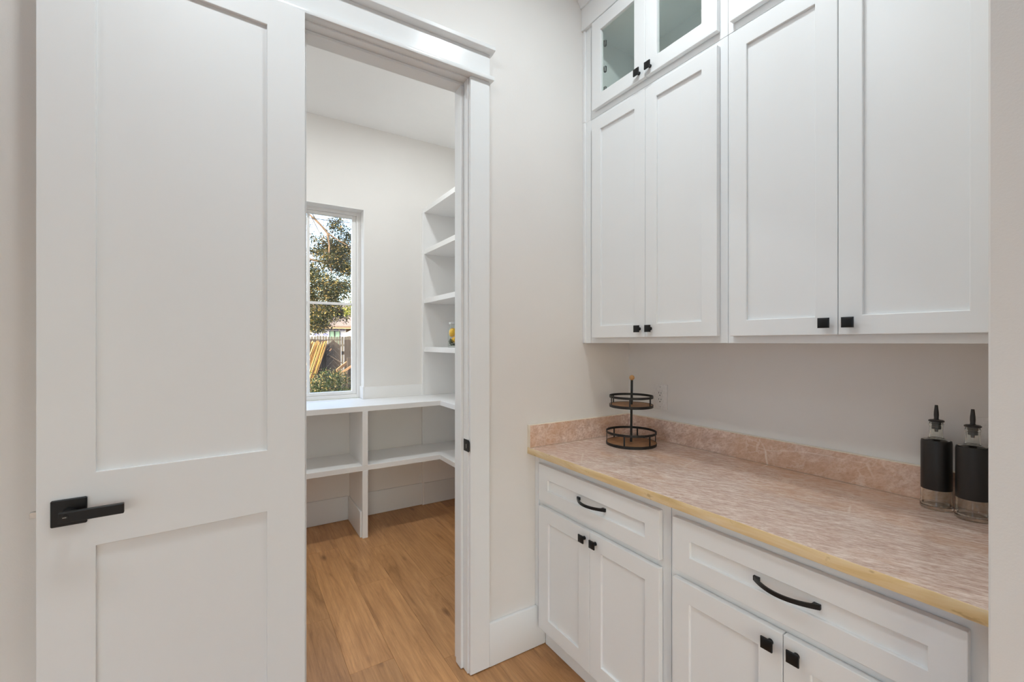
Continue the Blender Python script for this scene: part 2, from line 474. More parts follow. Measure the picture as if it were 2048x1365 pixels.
class MB:
    def __init__(self):
        self.bm = bmesh.new()
        self.mi = 0

    def _tag(self, faces):
        for f in faces:
            f.material_index = self.mi

    def box(self, x0, x1, y0, y1, z0, z1, bev=0.0, seg=1):
        t = bmesh.new()
        bmesh.ops.create_cube(t, size=1.0)
        for v in t.verts:
            v.co = Vector(((x0 + x1) / 2 + v.co.x * (x1 - x0), (y0 + y1) / 2 + v.co.y * (y1 - y0), (z0 + z1) / 2 + v.co.z * (z1 - z0)))
        if bev > 0:
            bmesh.ops.bevel(t, geom=list(t.edges), offset=bev, segments=seg, affect='EDGES', profile=0.5)
        self.add(t)
        return self

    def add(self, t, mat=None):
        if mat is not None:
            for v in t.verts:
                v.co = mat @ v.co
        vm = {}
        for v in t.verts:
            vm[v] = self.bm.verts.new(v.co)
        for f in t.faces:
            try:
                nf = self.bm.faces.new([vm[v] for v in f.verts])
                nf.material_index = self.mi
            except ValueError:
                pass
        t.free()

    def poly_prism(self, pts, axis, a0, a1, bev=0.0):
        """pts: 2D outline in the other two axes (x,y,z order), extruded on axis from a0 to a1"""
        t = bmesh.new()
        def mk(p, a):
            if axis == 0:
                return (a, p[0], p[1])
            if axis == 1:
                return (p[0], a, p[1])
            return (p[0], p[1], a)
        va = [t.verts.new(mk(p, a0)) for p in pts]
        vb = [t.verts.new(mk(p, a1)) for p in pts]
        n = len(pts)
        t.faces.new(va)
        t.faces.new(list(reversed(vb)))
        for i in range(n):
            t.faces.new([va[i], vb[i], vb[(i + 1) % n], va[(i + 1) % n]])
        bmesh.ops.recalc_face_normals(t, faces=list(t.faces))
        if bev:
            bmesh.ops.bevel(t, geom=list(t.edges), offset=bev, segments=1, affect='EDGES')
        self.add(t)
        return self

    def lathe(self, prof, cx=0.0, cy=0.0, n=40, close=False):
        """prof: list of (r, z)"""
        rings = []
        for (r, z) in prof:
            if r < 1e-6:
                rings.append([self.bm.verts.new((cx, cy, z))])
            else:
                rings.append([self.bm.verts.new((cx + r * math.cos(2 * math.pi * i / n), cy + r * math.sin(2 * math.pi * i / n), z)) for i in range(n)])
        k = len(rings)
        for j in range(k if close else k - 1):
            a, b2 = rings[j], rings[(j + 1) % k]
            for i in range(n):
                i2 = (i + 1) % n
                if len(a) == 1 and len(b2) == 1:
                    continue
                if len(a) == 1:
                    f = self.bm.faces.new([a[0], b2[i2], b2[i]])
                elif len(b2) == 1:
                    f = self.bm.faces.new([a[i], a[i2], b2[0]])
                else:
                    f = self.bm.faces.new([a[i], a[i2], b2[i2], b2[i]])
                f.material_index = self.mi
        return self

    def tube(self, pts, radii, n=8):
        pts = [Vector(p) for p in pts]
        if not isinstance(radii, (list, tuple)):
            radii = [radii] * len(pts)
        rings = []
        up = Vector((0, 0, 1))
        for i, p in enumerate(pts):
            d = (pts[min(i + 1, len(pts) - 1)] - pts[max(i - 1, 0)]).normalized()
            a = d.cross(up)
            if a.length < 1e-3:
                a = d.cross(Vector((1, 0, 0)))
            a.normalize()
            b2 = d.cross(a).normalized()
            rings.append([self.bm.verts.new(p + (a * math.cos(2 * math.pi * k / n) + b2 * math.sin(2 * math.pi * k / n)) * radii[i]) for k in range(n)])
        for j in range(len(rings) - 1):
            for k in range(n):
                k2 = (k + 1) % n
                f = self.bm.faces.new([rings[j][k], rings[j][k2], rings[j + 1][k2], rings[j + 1][k]])
                f.material_index = self.mi
        for r in (rings[0], list(reversed(rings[-1]))):
            self.bm.faces.new(r).material_index = self.mi
        return self

    def shaker(self, to_world, u0, u1, v0, v1, openings, t=0.0195, recess=0.0085, bev=0.0016, glass=False):
        """a slab with recessed panels. to_world(u, v, n): n is 0 at the back, t at the front"""
        us = sorted(set([u0, u1] + [o[0] for o in openings] + [o[1] for o in openings]))
        vs = sorted(set([v0, v1] + [o[2] for o in openings] + [o[3] for o in openings]))
        def is_open(i, j):
            cu, cv = (us[i] + us[i + 1]) / 2, (vs[j] + vs[j + 1]) / 2
            return any(o[0] < cu < o[1] and o[2] < cv < o[3] for o in openings)
        tb = bmesh.new()
        cache = {}
        def V(u, v, n):
            k = (round(u, 6), round(v, 6), round(n, 6))
            if k not in cache:
                cache[k] = tb.verts.new(k)
            return cache[k]
        nu, nv = len(us) - 1, len(vs) - 1
        fl = t - recess
        for i in range(nu):
            for j in range(nv):
                a, b2, c2, d = us[i], us[i + 1], vs[j], vs[j + 1]
                op = is_open(i, j)
                if op and glass:
                    pass
                else:
                    nn = fl if op else t
                    tb.faces.new([V(a, c2, nn), V(b2, c2, nn), V(b2, d, nn), V(a, d, nn)])
                    tb.faces.new([V(a, c2, 0), V(a, d, 0), V(b2, d, 0), V(b2, c2, 0)])
                lo = 0.0 if glass else fl
                for (ii, jj, e) in ((i - 1, j, ((a, c2), (a, d))), (i + 1, j, ((b2, c2), (b2, d))), (i, j - 1, ((a, c2), (b2, c2))), (i, j + 1, ((a, d), (b2, d)))):
                    inside = 0 <= ii < nu and 0 <= jj < nv
                    (p, q), (r2, s2) = e
                    if not inside and not (op and glass):
                        tb.faces.new([V(p, q, 0), V(r2, s2, 0), V(r2, s2, t), V(p, q, t)])
                    elif inside and not op and is_open(ii, jj):
                        tb.faces.new([V(p, q, lo), V(r2, s2, lo), V(r2, s2, t), V(p, q, t)])
        bmesh.ops.recalc_face_normals(tb, faces=list(tb.faces))
        bmesh.ops.dissolve_limit(tb, angle_limit=0.01, verts=list(tb.verts), edges=list(tb.edges))
        es = [e for e in tb.edges if len(e.link_faces) == 2 and e.calc_face_angle() > 0.5 and e.is_convex]
        bmesh.ops.bevel(tb, geom=es, offset=bev, segments=2, affect='EDGES', profile=0.5)
        for v in tb.verts:
            v.co = Vector(to_world(*v.co))
        bmesh.ops.recalc_face_normals(tb, faces=list(tb.faces))
        self.add(tb)
        return self

    def build(self, name, mats, parent=None, smooth=True, local=False, recalc=True):
        if recalc:
            bmesh.ops.recalc_face_normals(self.bm, faces=list(self.bm.faces))
        me = bpy.data.meshes.new(name)
        self.bm.to_mesh(me)
        self.bm.free()
        if not isinstance(mats, (list, tuple)):
            mats = [mats]
        for mm in mats:
            me.materials.append(mm)
        if smooth:
            me.polygons.foreach_set('use_smooth', [True] * len(me.polygons))
            me.set_sharp_from_angle(angle=math.radians(32))
        o = bpy.data.objects.new(name, me)
        C.objects.link(o)
        o.parent = parent
        WORLD[o] = WORLD.get(parent, Matrix())
        if parent is not None and not local:
            me.transform(WORLD[parent].inverted())
        return o


def empty(name, loc, rz=0.0, **props):
    o = bpy.data.objects.new(name, None)
    o.location = loc
    o.rotation_euler = (0, 0, rz)
    o.empty_display_size = 0.05
    C.objects.link(o)
    WORLD[o] = Matrix.Translation(loc) @ Matrix.Rotation(rz, 4, 'Z')
    return tag(o, **props)


def tag(o, label=None, category=None, group=None, kind=None):
    if label:
        o['label'] = label
    if category:
        o['category'] = category
    if group:
        o['group'] = group
    if kind:
        o['kind'] = kind
    return o


def put(src, parent, loc, label=None):
    """another object with the same mesh, as a child of parent; loc in world coordinates"""
    o = src.copy()
    C.objects.link(o)
    o.parent = parent
    o.location = WORLD[parent].inverted() @ Vector(loc)
    WORLD[o] = WORLD[parent] @ Matrix.Translation(o.location)
    return o


# ------------------------------------------------------------------ key planes
YD = 1.653          # door wall, room side
YP = 1.777          # door wall, pantry side
XR = 1.7587         # cabinet wall
YB = 3.600          # pantry back wall
XE = 1.060          # face of the wall that ends the alcove
YE = 0.205          # near end of the alcove

# ------------------------------------------------------------------ structure: walls
b = MB()
b.box(-2.3, 0.184, YD, YP, 0, CEIL)
b.box(0.838, XR, YD, YP, 0, CEIL)
b.box(0.184, 0.838, YD, YP, 2.484, CEIL)
tag(b.build('wall_back', M['wall'], smooth=False), 'greige wall with the open pantry doorway in it', 'wall', kind='structure')
tag(MB().box(XR, XR + 0.12, YE - 0.4, YB + 0.16, 0, CEIL).build('wall_right', M['wall'], smooth=False), 'greige wall behind the stone counter and wall cabinets', 'wall', kind='structure')
tag(MB().box(XE, XR, -4.0, YE, 0, CEIL, 0.003).build('wall_near', M['wall'], smooth=False), 'greige wall end cutting off the counter at the right edge', 'wall', kind='structure')
b = MB()
b.box(-2.42, -2.3, -4.12, -3.05, 0, CEIL)
b.box(-2.42, -2.3, -0.15, YP, 0, CEIL)
b.box(-2.42, -2.3, -3.05, -0.15, 2.30, CEIL)
tag(b.build('wall_left', M['wall'], smooth=False), 'greige side wall of the room beyond the open door', 'wall', kind='structure')
b = MB()
b.box(-2.3, -2.05, -4.12, -4.0, 0, CEIL)
b.box(0.25, XR, -4.12, -4.0, 0, CEIL)
b.box(-2.05, 0.25, -4.12, -4.0, 2.20, CEIL)
tag(b.build('wall_front', M['wall'], smooth=False), 'greige wall at the far end of the room', 'wall', kind='structure')
WX0, WX1, WZ0, WZ1 = 0.0978, 0.875, 0.905, 2.425
b = MB()
b.box(-0.80, WX0, YB, YB + 0.16, 0, CEIL)
b.box(WX1, XR, YB, YB + 0.16, 0, CEIL)
b.box(WX0, WX1, YB, YB + 0.16, 0, WZ0)
b.box(WX0, WX1, YB, YB + 0.16, WZ1, CEIL)
tag(b.build('wall_pantry_back', M['pantry_wall'], smooth=False), 'pantry back wall around the window', 'wall', kind='structure')
tag(MB().box(-0.92, -0.80, YP, YB + 0.16, 0, CEIL).build('wall_pantry_left', M['pantry_wall'], smooth=False), 'pantry side wall hidden behind the door', 'wall', kind='structure')
tag(MB().box(-2.5, XR + 0.2, -4.2, YB + 0.16, CEIL, CEIL + 0.15).build('ceiling', M['ceiling'], smooth=False), 'flat white ceiling over room and pantry', 'ceiling', kind='structure')

# ------------------------------------------------------------------ floor with planks
fl = MB().box(-2.45, XR + 0.1, -4.1, YB + 0.14, -0.10, -0.0075).build('floor', M['subfloor'], smooth=False)
tag(fl, 'honey oak plank floor running into the pantry', 'floor', kind='structure')
PW, PL, X0 = 0.184, 1.22, 0.5905
JOINT = {0: 2.58, -1: 1.91, -2: 2.36, 1: 1.79, 2: 2.42, 3: 2.05, -3: 2.95, -4: 1.62, 4: 2.75, 5: 2.2, 6: 1.85}
rest = MB()
for k in range(-17, 7):
    x0, x1 = X0 + k * PW, X0 + (k + 1) * PW
    j = JOINT.get(k, 1.6 + ((k * 37) % 61) / 50.0)
    ys = [j + i * PL for i in range(-6, 3)]
    for y0 in ys:
        a0, a1 = max(y0, -4.0), min(y0 + PL, YB)
        if a1 - a0 < 0.02:
            continue
        xa, xb = max(x0, -2.3), min(x1, XR)
        if xb - xa < 0.02:
            continue
        if x0 > -0.7 and a1 > 0.5:
            MB().box(xa + 0.0002, xb - 0.0002, a0 + 0.0002, a1 - 0.0002, -0.007, 0.0, 0.0007).build('plank', M['floor'], fl, smooth=False)
        else:
            rest.box(xa + 0.0002, xb - 0.0002, a0 + 0.0002, a1 - 0.0002, -0.007, 0.0)
tag(rest.build('plank_field', M['floor'], fl, smooth=False), kind='stuff')

# ------------------------------------------------------------------ doorway: jamb, casing, baseboards
jb = empty('trim_2', (0.511, YD, 0), label='white door jamb lining the pantry opening', category='door jamb', kind='structure')
MB().box(0.819, 0.838, YD - 0.0005, YP + 0.0005, 0.003, 2.465, 0.001).build('side_jamb', M['trim'], jb)
MB().box(0.184, 0.203, YD - 0.0005, YP + 0.0005, 0.003, 2.465, 0.001).build('side_jamb', M['trim'], jb)
MB().box(0.184, 0.838, YD - 0.0005, YP + 0.0005, 2.465, 2.484, 0.001).build('head_jamb', M['trim'], jb)
MB().box(0.807, 0.819, 1.691, 1.742, 0.003, 2.453, 0.0015).build('door_stop', M['trim'], jb)
MB().box(0.203, 0.215, 1.691, 1.742, 0.003, 2.453, 0.0015).build('door_stop', M['trim'], jb)
MB().box(0.203, 0.819, 1.691, 1.742, 2.453, 2.465, 0.0015).build('door_stop', M['trim'], jb)
st = MB()
st.poly_prism([(1.6345, 0.928), (1.641, 0.9215), (1.686, 0.9215), (1.686, 0.9705), (1.641, 0.9705), (1.6345, 0.964)], 0, 0.8172, 0.8195, 0.0006)
sp = st.build('strike_plate', M['black'], jb)
tag(sp, 'black metal strike plate')
MB().box(0.8168, 0.8176, 1.664, 1.675, 0.932, 0.960).build('latch_hole', M['slot'], sp)
MB().box(0.8164, 0.8176, 1.660, 1.6635, 0.934, 0.952, 0.0004).build('latch_lip', M['nickel'], sp)

cs = empty('trim_1', (0.511, YD, 0), label='white craftsman casing around the pantry doorway', category='door casing', kind='structure')
YF = 1.635
MB().box(0.8240, 0.9134, YF, YD, 0.004, 2.470, 0.0015).build('side_casing', M['trim'], cs)
MB().box(0.1090, 0.1985, YF, YD, 0.004, 2.470, 0.0015).build('side_casing', M['trim'], cs)
MB().box(0.097, 0.9265, 1.615, YD, 2.470, 2.488, 0.003, 2).build('ledge', M['trim'], cs)
MB().box(0.1085, 0.9138, YF - 0.002, YD, 2.488, 2.583, 0.0015).build('head_casing', M['trim'], cs)
MB().poly_prism([(YD, 2.583), (1.628, 2.583), (1.6035, 2.589), (1.602, 2.604), (YD, 2.604)], 0, 0.097, 0.9250, 0.001).build('cap', M['trim'], cs)


def baseboard(name, boxes, label):
    b = MB()
    for (x0, x1, y0, y1, z0, z1) in boxes:
        b.box(x0, x1, y0, y1, z0, z1, 0.003, 2)
    tag(b.build(name, M['trim']), label, 'baseboard', kind='structure')


baseboard('baseboard_back', [(0.9138, 1.2065, 1.636, YD, 0.002, 0.184)], 'tall white baseboard between doorway casing and base cabinet')
baseboard('baseboard_left', [(-2.3, 0.1088, 1.636, YD, 0.002, 0.184)], 'tall white baseboard behind the open door')
baseboard('baseboard_pantry', [(-0.80, 0.7505, 3.587, YB, 0.002, 0.184), (0.801, 1.354, 3.587, YB, 0.002, 0.184)], 'tall white baseboard under the pantry desk')
baseboard('baseboard_near', [(XE - 0.014, XE, -3.9, YE, 0.002, 0.184)], 'tall white baseboard on the near wall end')

# ------------------------------------------------------------------ window
wd = empty('window_1', (0.486, 3.70, WZ0), label='tall white gridded pantry window looking onto the yard', category='window', kind='structure')
GY = 3.732
gx0, gx1, gz0, gz1 = 0.1655, 0.807, 0.984, 2.372
fz0, fz1 = 0.928, WZ1
b = MB()
for (x0, x1, z0, z1) in ((WX0, WX0 + 0.036, fz0, fz1), (WX1 - 0.036, WX1, fz0, fz1), (WX0 + 0.036, WX1 - 0.036, fz0, fz0 + 0.030), (WX0 + 0.036, WX1 - 0.036, fz1 - 0.030, fz1)):
    b.box(x0, x1, 3.700, 3.758, z0, z1, 0.002)
b.build('frame', M['vinyl'], wd)
b = MB()
sx0, sx1, sz0, sz1 = WX0 + 0.037, WX1 - 0.037, fz0 + 0.031, fz1 - 0.031
for (x0, x1, z0, z1) in ((sx0, gx0, sz0, sz1), (gx1, sx1, sz0, sz1), (gx0, gx1, sz0, gz0), (gx0, gx1, gz1, sz1)):
    b.box(x0, x1, 3.710, 3.750, z0, z1, 0.002)
b.build('sash', M['vinyl'], wd)
MB().box(0.4765, 0.4965, GY - 0.011, GY + 0.013, gz0, gz1, 0.002).build('muntin', M['vinyl'], wd)
MB().box(gx0, 0.4763, GY - 0.010, GY + 0.012, 1.672, 1.692, 0.002).build('muntin', M['vinyl'], wd)
MB().box(0.4967, gx1, GY - 0.010, GY + 0.012, 1.672, 1.692, 0.002).build('muntin', M['vinyl'], wd)
for (x0, x1, z0, z1) in ((gx0, 0.4765, gz0, 1.672), (0.4965, gx1, gz0, 1.672), (gx0, 0.4765, 1.692, gz1), (0.4965, gx1, 1.692, gz1)):
    MB().box(x0, x1, GY - 0.002, GY + 0.002, z0, z1).build('pane', M['pane'], wd, smooth=False)
MB().box(WX0, WX1, YB + 0.001, 3.700, WZ0, 0.9272, 0.0015).build('sill', M['shelf'], wd)
b = MB()
b.box(WX1 - 0.004, WX1, YB - 0.001, 3.6995, 0.9275, WZ1, 0.001)
b.box(WX0, WX0 + 0.004, YB - 0.001, 3.6995, 0.9275, WZ1, 0.001)
b.box(WX0 + 0.004, WX1 - 0.004, YB - 0.001, 3.6995, WZ1 - 0.004, WZ1, 0.001)
b.build('reveal_lining', M['shelf'], wd)
MB().box(0.862, WX1, YB - 0.012, 3.700, 0.9275, 1.022, 0.0015).build('return_board', M['shelf'], wd)

# unseen glazed doors behind the camera, added to let daylight in
def added_glazed_doors(name, base, axis, a0, a1, top, label):
    g = empty(name, base, label=label, category='window', kind='structure')
    n = 3
    w = (a1 - a0) / n
    for k in range(n):
        u0, u1 = a0 + k * w, a0 + (k + 1) * w
        b = MB()
        for (p0, p1, z0, z1) in ((u0, u0 + 0.06, 0.0, top), (u1 - 0.06, u1, 0.0, top), (u0 + 0.06, u1 - 0.06, 0.0, 0.10), (u0 + 0.06, u1 - 0.06, top - 0.08, top)):
            if axis == 1:
                b.box(-2.355, -2.305, p0, p1, z0 + 0.001, z1)
            else:
                b.box(p0, p1, -4.055, -4.005, z0 + 0.001, z1)
        f = b.build('door_frame', M['vinyl'], g)
        if axis == 1:
            MB().box(-2.334, -2.326, u0 + 0.06, u1 - 0.06, 0.10, top - 0.08).build('pane', M['pane'], f, smooth=False)
        else:
            MB().box(u0 + 0.06, u1 - 0.06, -4.034, -4.026, 0.10, top - 0.08).build('pane', M['pane'], f, smooth=False)


added_glazed_doors('added_window_2', (-2.33, -1.6, 0), 1, -3.05, -0.15, 2.30, 'white framed glazed doors added in the unseen side wall for daylight')
added_glazed_doors('added_window_3', (-0.9, -4.03, 0), 0, -2.05, 0.25, 2.20, 'white framed glazed doors added at the unseen far end for daylight')

tag(MB().box(-8.5, -7.0, -12.0, 1.5, -0.3, 6.2).build('added_sun_block', M['wall'], smooth=False), 'pale unseen block added to keep direct sun out of the room', 'wall', kind='structure')  # unseen wing added to shade the room's doors from the sun

# ------------------------------------------------------------------ ceiling downlights
for i, (p, e) in enumerate(HALL_LAMPS + PANTRY_LAMPS):
    where = ['above the wall cabinets', 'above the open door', 'added as fill left of the open door', 'added as fill over the camera side of the room', 'added as fill in the left half of the room', 'added as fill at the far end of the room', 'above the pantry shelves', 'added as fill in the left half of the pantry'][i]
    d = empty('downlight', (p[0], p[1], CEIL), label='round white recessed ceiling light ' + where, category='ceiling light', group='recessed downlights')
    MB().lathe([(0.068, CEIL - 0.004), (0.070, CEIL - 0.007), (0.088, CEIL - 0.006), (0.090, CEIL)], p[0], p[1], 32).build('trim_ring', M['ceiling'], d)
    MB().lathe([(0.0, CEIL - 0.003), (0.068, CEIL - 0.003)], p[0], p[1], 32).build('lens', M['lens'], d)

# ------------------------------------------------------------------ the open door
AD = math.atan2(0.0731, 0.9973)
dr = empty('door_1', (-0.4111, 1.5434, 0.012), AD, label='tall white two-panel door swung open with black lever', category='door', kind='structure')
DT = 0.035
DWd, DH = 0.610, 2.443


def door_local(u, v, n):
    return (u, DT - n, v)


b = MB()
b.shaker(door_local, 0, DWd, 0, DH, [(0.108, 0.501, 0.235, 0.833), (0.108, 0.501, 1.025, 2.355)], DT, 0.0105, 0.0014)
b.build('leaf', M['door'], dr, local=True, smooth=False)
rz0, rz1 = 0.900, 0.9665
lh = MB()
lh.box(0.0258, 0.0925, -0.009, 0.0, rz0, rz1, 0.0022)
rs = lh.build('lever_handle', M['black'], dr, local=True)
tag(rs, 'matte black lever handle on a square rosette')
b = MB()
t = bmesh.new()
bmesh.ops.create_cone(t, cap_ends=True, segments=24, radius1=0.013, radius2=0.0115, depth=0.034)
b.add(t, Matrix.Translation((0.0605, -0.026, 0.9345)) @ Matrix.Rotation(math.radians(90), 4, 'X'))
b.build('neck', M['black'], rs, local=True)
MB().box(0.0470, 0.168, -0.056, -0.042, 0.9212, 0.9468, 0.0016).build('lever', M['black'], rs, local=True)
b = MB()
t = bmesh.new()
bmesh.ops.create_cone(t, cap_ends=True, segments=20, radius1=0.0058, radius2=0.0054, depth=0.004)
b.add(t, Matrix.Translation((0.0590, -0.0572, 0.9355)) @ Matrix.Rotation(math.radians(90), 4, 'X'))
b.build('privacy_turn', M['black_iron'], rs, local=True)
MB().box(0.0555, 0.0625, -0.0602, -0.0588, 0.9349, 0.9361).build('turn_slot', M['nickel'], rs, local=True)
b = MB()
b.poly_prism([(-0.0125, 0.006), (-0.0125, 0.014), (-0.010, 0.019), (0.0, 0.0225), (0.0, 0.006)], 2, 0.928, 0.9425, 0.0006)
tag(b.build('latch_bolt', M['nickel'], dr, local=True), 'satin nickel spring latch')
MB().box(-0.0012, 0.0, 0.006, 0.029, 0.905, 0.965, 0.0004).build('latch_plate', M['nickel'], dr, local=True)
for z in (0.20, 1.22, 2.20):
    b = MB()
    b.lathe([(0.0, z), (0.0055, z), (0.0055, z + 0.09), (0.0, z + 0.09)], DWd - 0.0015, DT + 0.004, 14)
    b.build('hinge', M['black'], dr, local=True)

# ------------------------------------------------------------------ hardware prototypes (built in local axes of a -X facing front)
def knob_mesh():
    b = MB()
    t = bmesh.new()
    bmesh.ops.create_cone(t, cap_ends=True, segments=16, radius1=0.0075, radius2=0.0055, depth=0.019)
    b.add(t, Matrix.Translation((-0.0095, 0, 0)) @ Matrix.Rotation(math.radians(-90), 4, 'Y'))
    s, s2 = 0.0143, 0.0098
    t = bmesh.new()
    rings = []
    for (x, h) in ((-0.0175, 0.0095), (-0.0195, s), (-0.0235, s), (-0.0245, s * 0.96), (-0.0262, s2)):
        rings.append([t.verts.new((x, sy * h, sz * h)) for sy, sz in ((-1, -1), (1, -1), (1, 1), (-1, 1))])
    for r0, r1 in zip(rings, rings[1:]):
        for i in range(4):
            t.faces.new([r0[i], r0[(i + 1) % 4], r1[(i + 1) % 4], r1[i]])
    t.faces.new(rings[0])
    cc = t.verts.new((-0.0272, 0, 0))
    for i in range(4):
        t.faces.new([rings[-1][i], rings[-1][(i + 1) % 4], cc])
    bmesh.ops.recalc_face_normals(t, faces=list(t.faces))
    b.add(t)
    return b


def pull_mesh():
    b = MB()
    L, n = 0.078, 22
    t = bmesh.new()
    rings = []
    for i in range(n + 1):
        s = -1 + 2 * i / n
        y = L * s
        bow = 0.0325 * (1 - abs(s) ** 2.0) + 0.0075
        thick = 0.0050 + 0.0035 * abs(s) ** 6
        hh = 0.0050 + 0.0012 * abs(s) ** 4
        rings.append([t.verts.new((-bow, y, -hh)), t.verts.new((-bow, y, hh)), t.verts.new((-bow + thick, y, hh)), t.verts.new((-bow + thick, y, -hh))])
    for r0, r1 in zip(rings, rings[1:]):
        for i in range(4):
            t.faces.new([r0[i], r0[(i + 1) % 4], r1[(i + 1) % 4], r1[i]])
    t.faces.new(rings[0])
    t.faces.new(rings[-1])
    bmesh.ops.recalc_face_normals(t, faces=list(t.faces))
    b.add(t)
    for sgn in (-1, 1):
        ya, yb = sorted((sgn * 0.0785, sgn * 0.0625))
        bow2 = 0.0325 * (1 - (0.0625 / L) ** 2) + 0.0035
        out = [(0.0, ya), (0.0, yb), (-bow2, yb), (-0.0085, ya)] if sgn < 0 else [(0.0, ya), (0.0, yb), (-0.0085, yb), (-bow2, ya)]
        b.poly_prism(out, 2, -0.0060, 0.0060, 0.0008)
    return b


knob0 = knob_mesh().build('knob', M['black'])
pull0 = pull_mesh().build('handle', M['black'])
used = {'knob': False, 'handle': False}


def hardware(proto, key, parent, loc):
    """the first goes in itself, the rest are copies sharing its mesh"""
    if not used[key]:
        used[key] = True
        proto.parent = parent
        proto.location = WORLD[parent].inverted() @ Vector(loc)
        WORLD[proto] = WORLD[parent] @ Matrix.Translation(proto.location)
        return proto
    return put(proto, parent, loc)


# ------------------------------------------------------------------ cabinets
def front(x):
    return lambda u, v, n: (x - 0.002 - n, u, v)


def shaker_front(name, parent, xf, y0, y1, z0, z1, py0, py1, pz0, pz1, glass=False):
    b = MB()
    b.shaker(front(xf), y0, y1, z0, z1, [(py0, py1, pz0, pz1)], 0.0195, 0.0085, 0.0018, glass)
    o = b.build(name, M['cabinet'], parent, smooth=False)
    if glass:
        g = MB().box(xf - 0.010, xf - 0.006, py0 - 0.0, py1 + 0.0, pz0 - 0.0, pz1 + 0.0).build('glass_pane', M['cab_glass'], o, smooth=False)
        tag(g, 'clear greenish glass pane')
    return o


XF = 1.1670         # base face-frame plane
XU = 1.4530         # wall cabinet face-frame plane

# base cabinet beside the door wall
ba = empty('base_cabinet', (1.463, 1.285, 0), label='white shaker base cabinet beside the door wall with narrow drawer', category='cabinet', group='base cabinets under the stone counter')
b = MB()
b.box(XF, XR - 0.003, 0.9185, 1.6515, 0.104, 0.8745, 0.001)
b.box(1.1585, XF - 0.0002, 1.6275, 1.652, 0.186, 0.8745, 0.002)
b.build('carcass', M['cabinet'], ba)
b = MB()
b.box(1.204, 1.216, 0.9185, 1.634, 0.0, 0.104, 0.002)
b.build('toe_kick', M['cabinet'], ba)
d = shaker_front('drawer', ba, XF, 0.9485, 1.606, 0.6788, 0.8375, 1.0069, 1.540, 0.7325, 0.7780)
hardware(pull0, 'handle', d, (XF - 0.0195 + 0.0085, 1.2725, 0.7585))
d = shaker_front('door', ba, XF, 1.2745, 1.606, 0.111, 0.6535, 1.338, 1.5365, 0.1735, 0.5920)
hardware(knob0, 'knob', d, (XF - 0.0195, 1.3015, 0.6205))
d = shaker_front('door', ba, XF, 0.9485, 1.2725, 0.111, 0.6535, 1.0069, 1.2120, 0.1735, 0.5920)
hardware(knob0, 'knob', d, (XF - 0.0195, 1.2405, 0.6205))

bb = empty('base_cabinet', (1.463, 0.567, 0), label='white shaker base cabinet cut off by the wall end, with wide drawer', category='cabinet', group='base cabinets under the stone counter')
MB().box(XF, XR - 0.003, 0.2065, 0.9165, 0.104, 0.8745, 0.001).build('carcass', M['cabinet'], bb)
MB().box(1.204, 1.216, 0.2065, 0.9165, 0.0, 0.104, 0.002).build('toe_kick', M['cabinet'], bb)
d = shaker_front('drawer', bb, XF, 0.2470, 0.8970, 0.6788, 0.8385, 0.3035, 0.8370, 0.7335, 0.7805)
hardware(pull0, 'handle', d, (XF - 0.0195 + 0.0085, 0.5700, 0.7590))
d = shaker_front('door', bb, XF, 0.5735, 0.8970, 0.111, 0.6540, 0.6335, 0.8385, 0.1735, 0.5930)
hardware(knob0, 'knob', d, (XF - 0.0195, 0.6020, 0.6200))
d = shaker_front('door', bb, XF, 0.2470, 0.5715, 0.111, 0.6540, 0.3080, 0.5105, 0.1735, 0.5930)
hardware(knob0, 'knob', d, (XF - 0.0195, 0.5410, 0.6200))


def wall_cabinet(yl, yr, z0, z1, doors, pz0, pz1, dz0, dz1, label, knobs, kz, glass=False, filler=False):
    """yl > yr: far and near ends"""
    ub = empty('wall_cabinet', ((XU + XR) / 2, (yl + yr) / 2, z0), label=label, category='cabinet', group='white wall cabinets')
    b = MB()
    if not glass:
        b.box(XU, XR - 0.002, yr, yl, z0, z1, 0.001)
    else:
        t = 0.018
        fx, t2 = XU + 0.0191, t + (0.035 if filler else 0)
        b.box(fx, XR - 0.002, yr, yr + t, z0, z1)
        b.box(fx, XR - 0.002, yl - t2, yl, z0, z1)
        b.box(fx, XR - 0.002, yr + t, yl - t2, z0, z0 + t)
        b.box(fx, XR - 0.002, yr + t, yl - t2, z1 - t - 0.03, z1)
        b.box(XR - 0.012, XR - 0.002, yr + t, yl - t2, z0 + t, z1 - t - 0.03)
        # face frame
        b.box(XU - 0.0005, XU + 0.019, yr, yr + 0.040, z0, z1)
        b.box(XU - 0.0005, XU + 0.019, yl - (0.085 if filler else 0.040), yl, z0, z1)
        ya, yb = yr + 0.040, yl - (0.085 if filler else 0.040)
        b.box(XU - 0.0005, XU + 0.019, ya, yb, z0, z0 + 0.055)
        b.box(XU - 0.0005, XU + 0.019, ya, yb, z1 - 0.045, z1)
    if filler:
        b.box(XU - 0.011, XU - 0.0006, 1.6365, 1.6525, z0, z1, 0.002)
        b.box(XU - 0.003, XU - 0.0006, 1.6025, 1.6364, z0, z1, 0.0005)
    b.build('carcass', M['cabinet'], ub)
    for i, (y0, y1, p0, p1) in enumerate(doors):
        d = shaker_front('door', ub, XU, y0, y1, dz0, dz1, p0, p1, pz0, pz1, glass)
        if knobs:
            hardware(knob0, 'knob', d, (XU - 0.0195, knobs[i], kz))
        if glass:
            hy = y1 - 0.060 if i == 0 else y0 + 0.060
            for hz in (pz0 + 0.02, pz0 + 0.115, pz0 + 0.235):
                MB().box(XU + 0.001, XU + 0.012, hy - 0.006, hy + 0.006, hz - 0.014, hz + 0.014, 0.002).build('hinge', M['hinge'], d)
    return ub


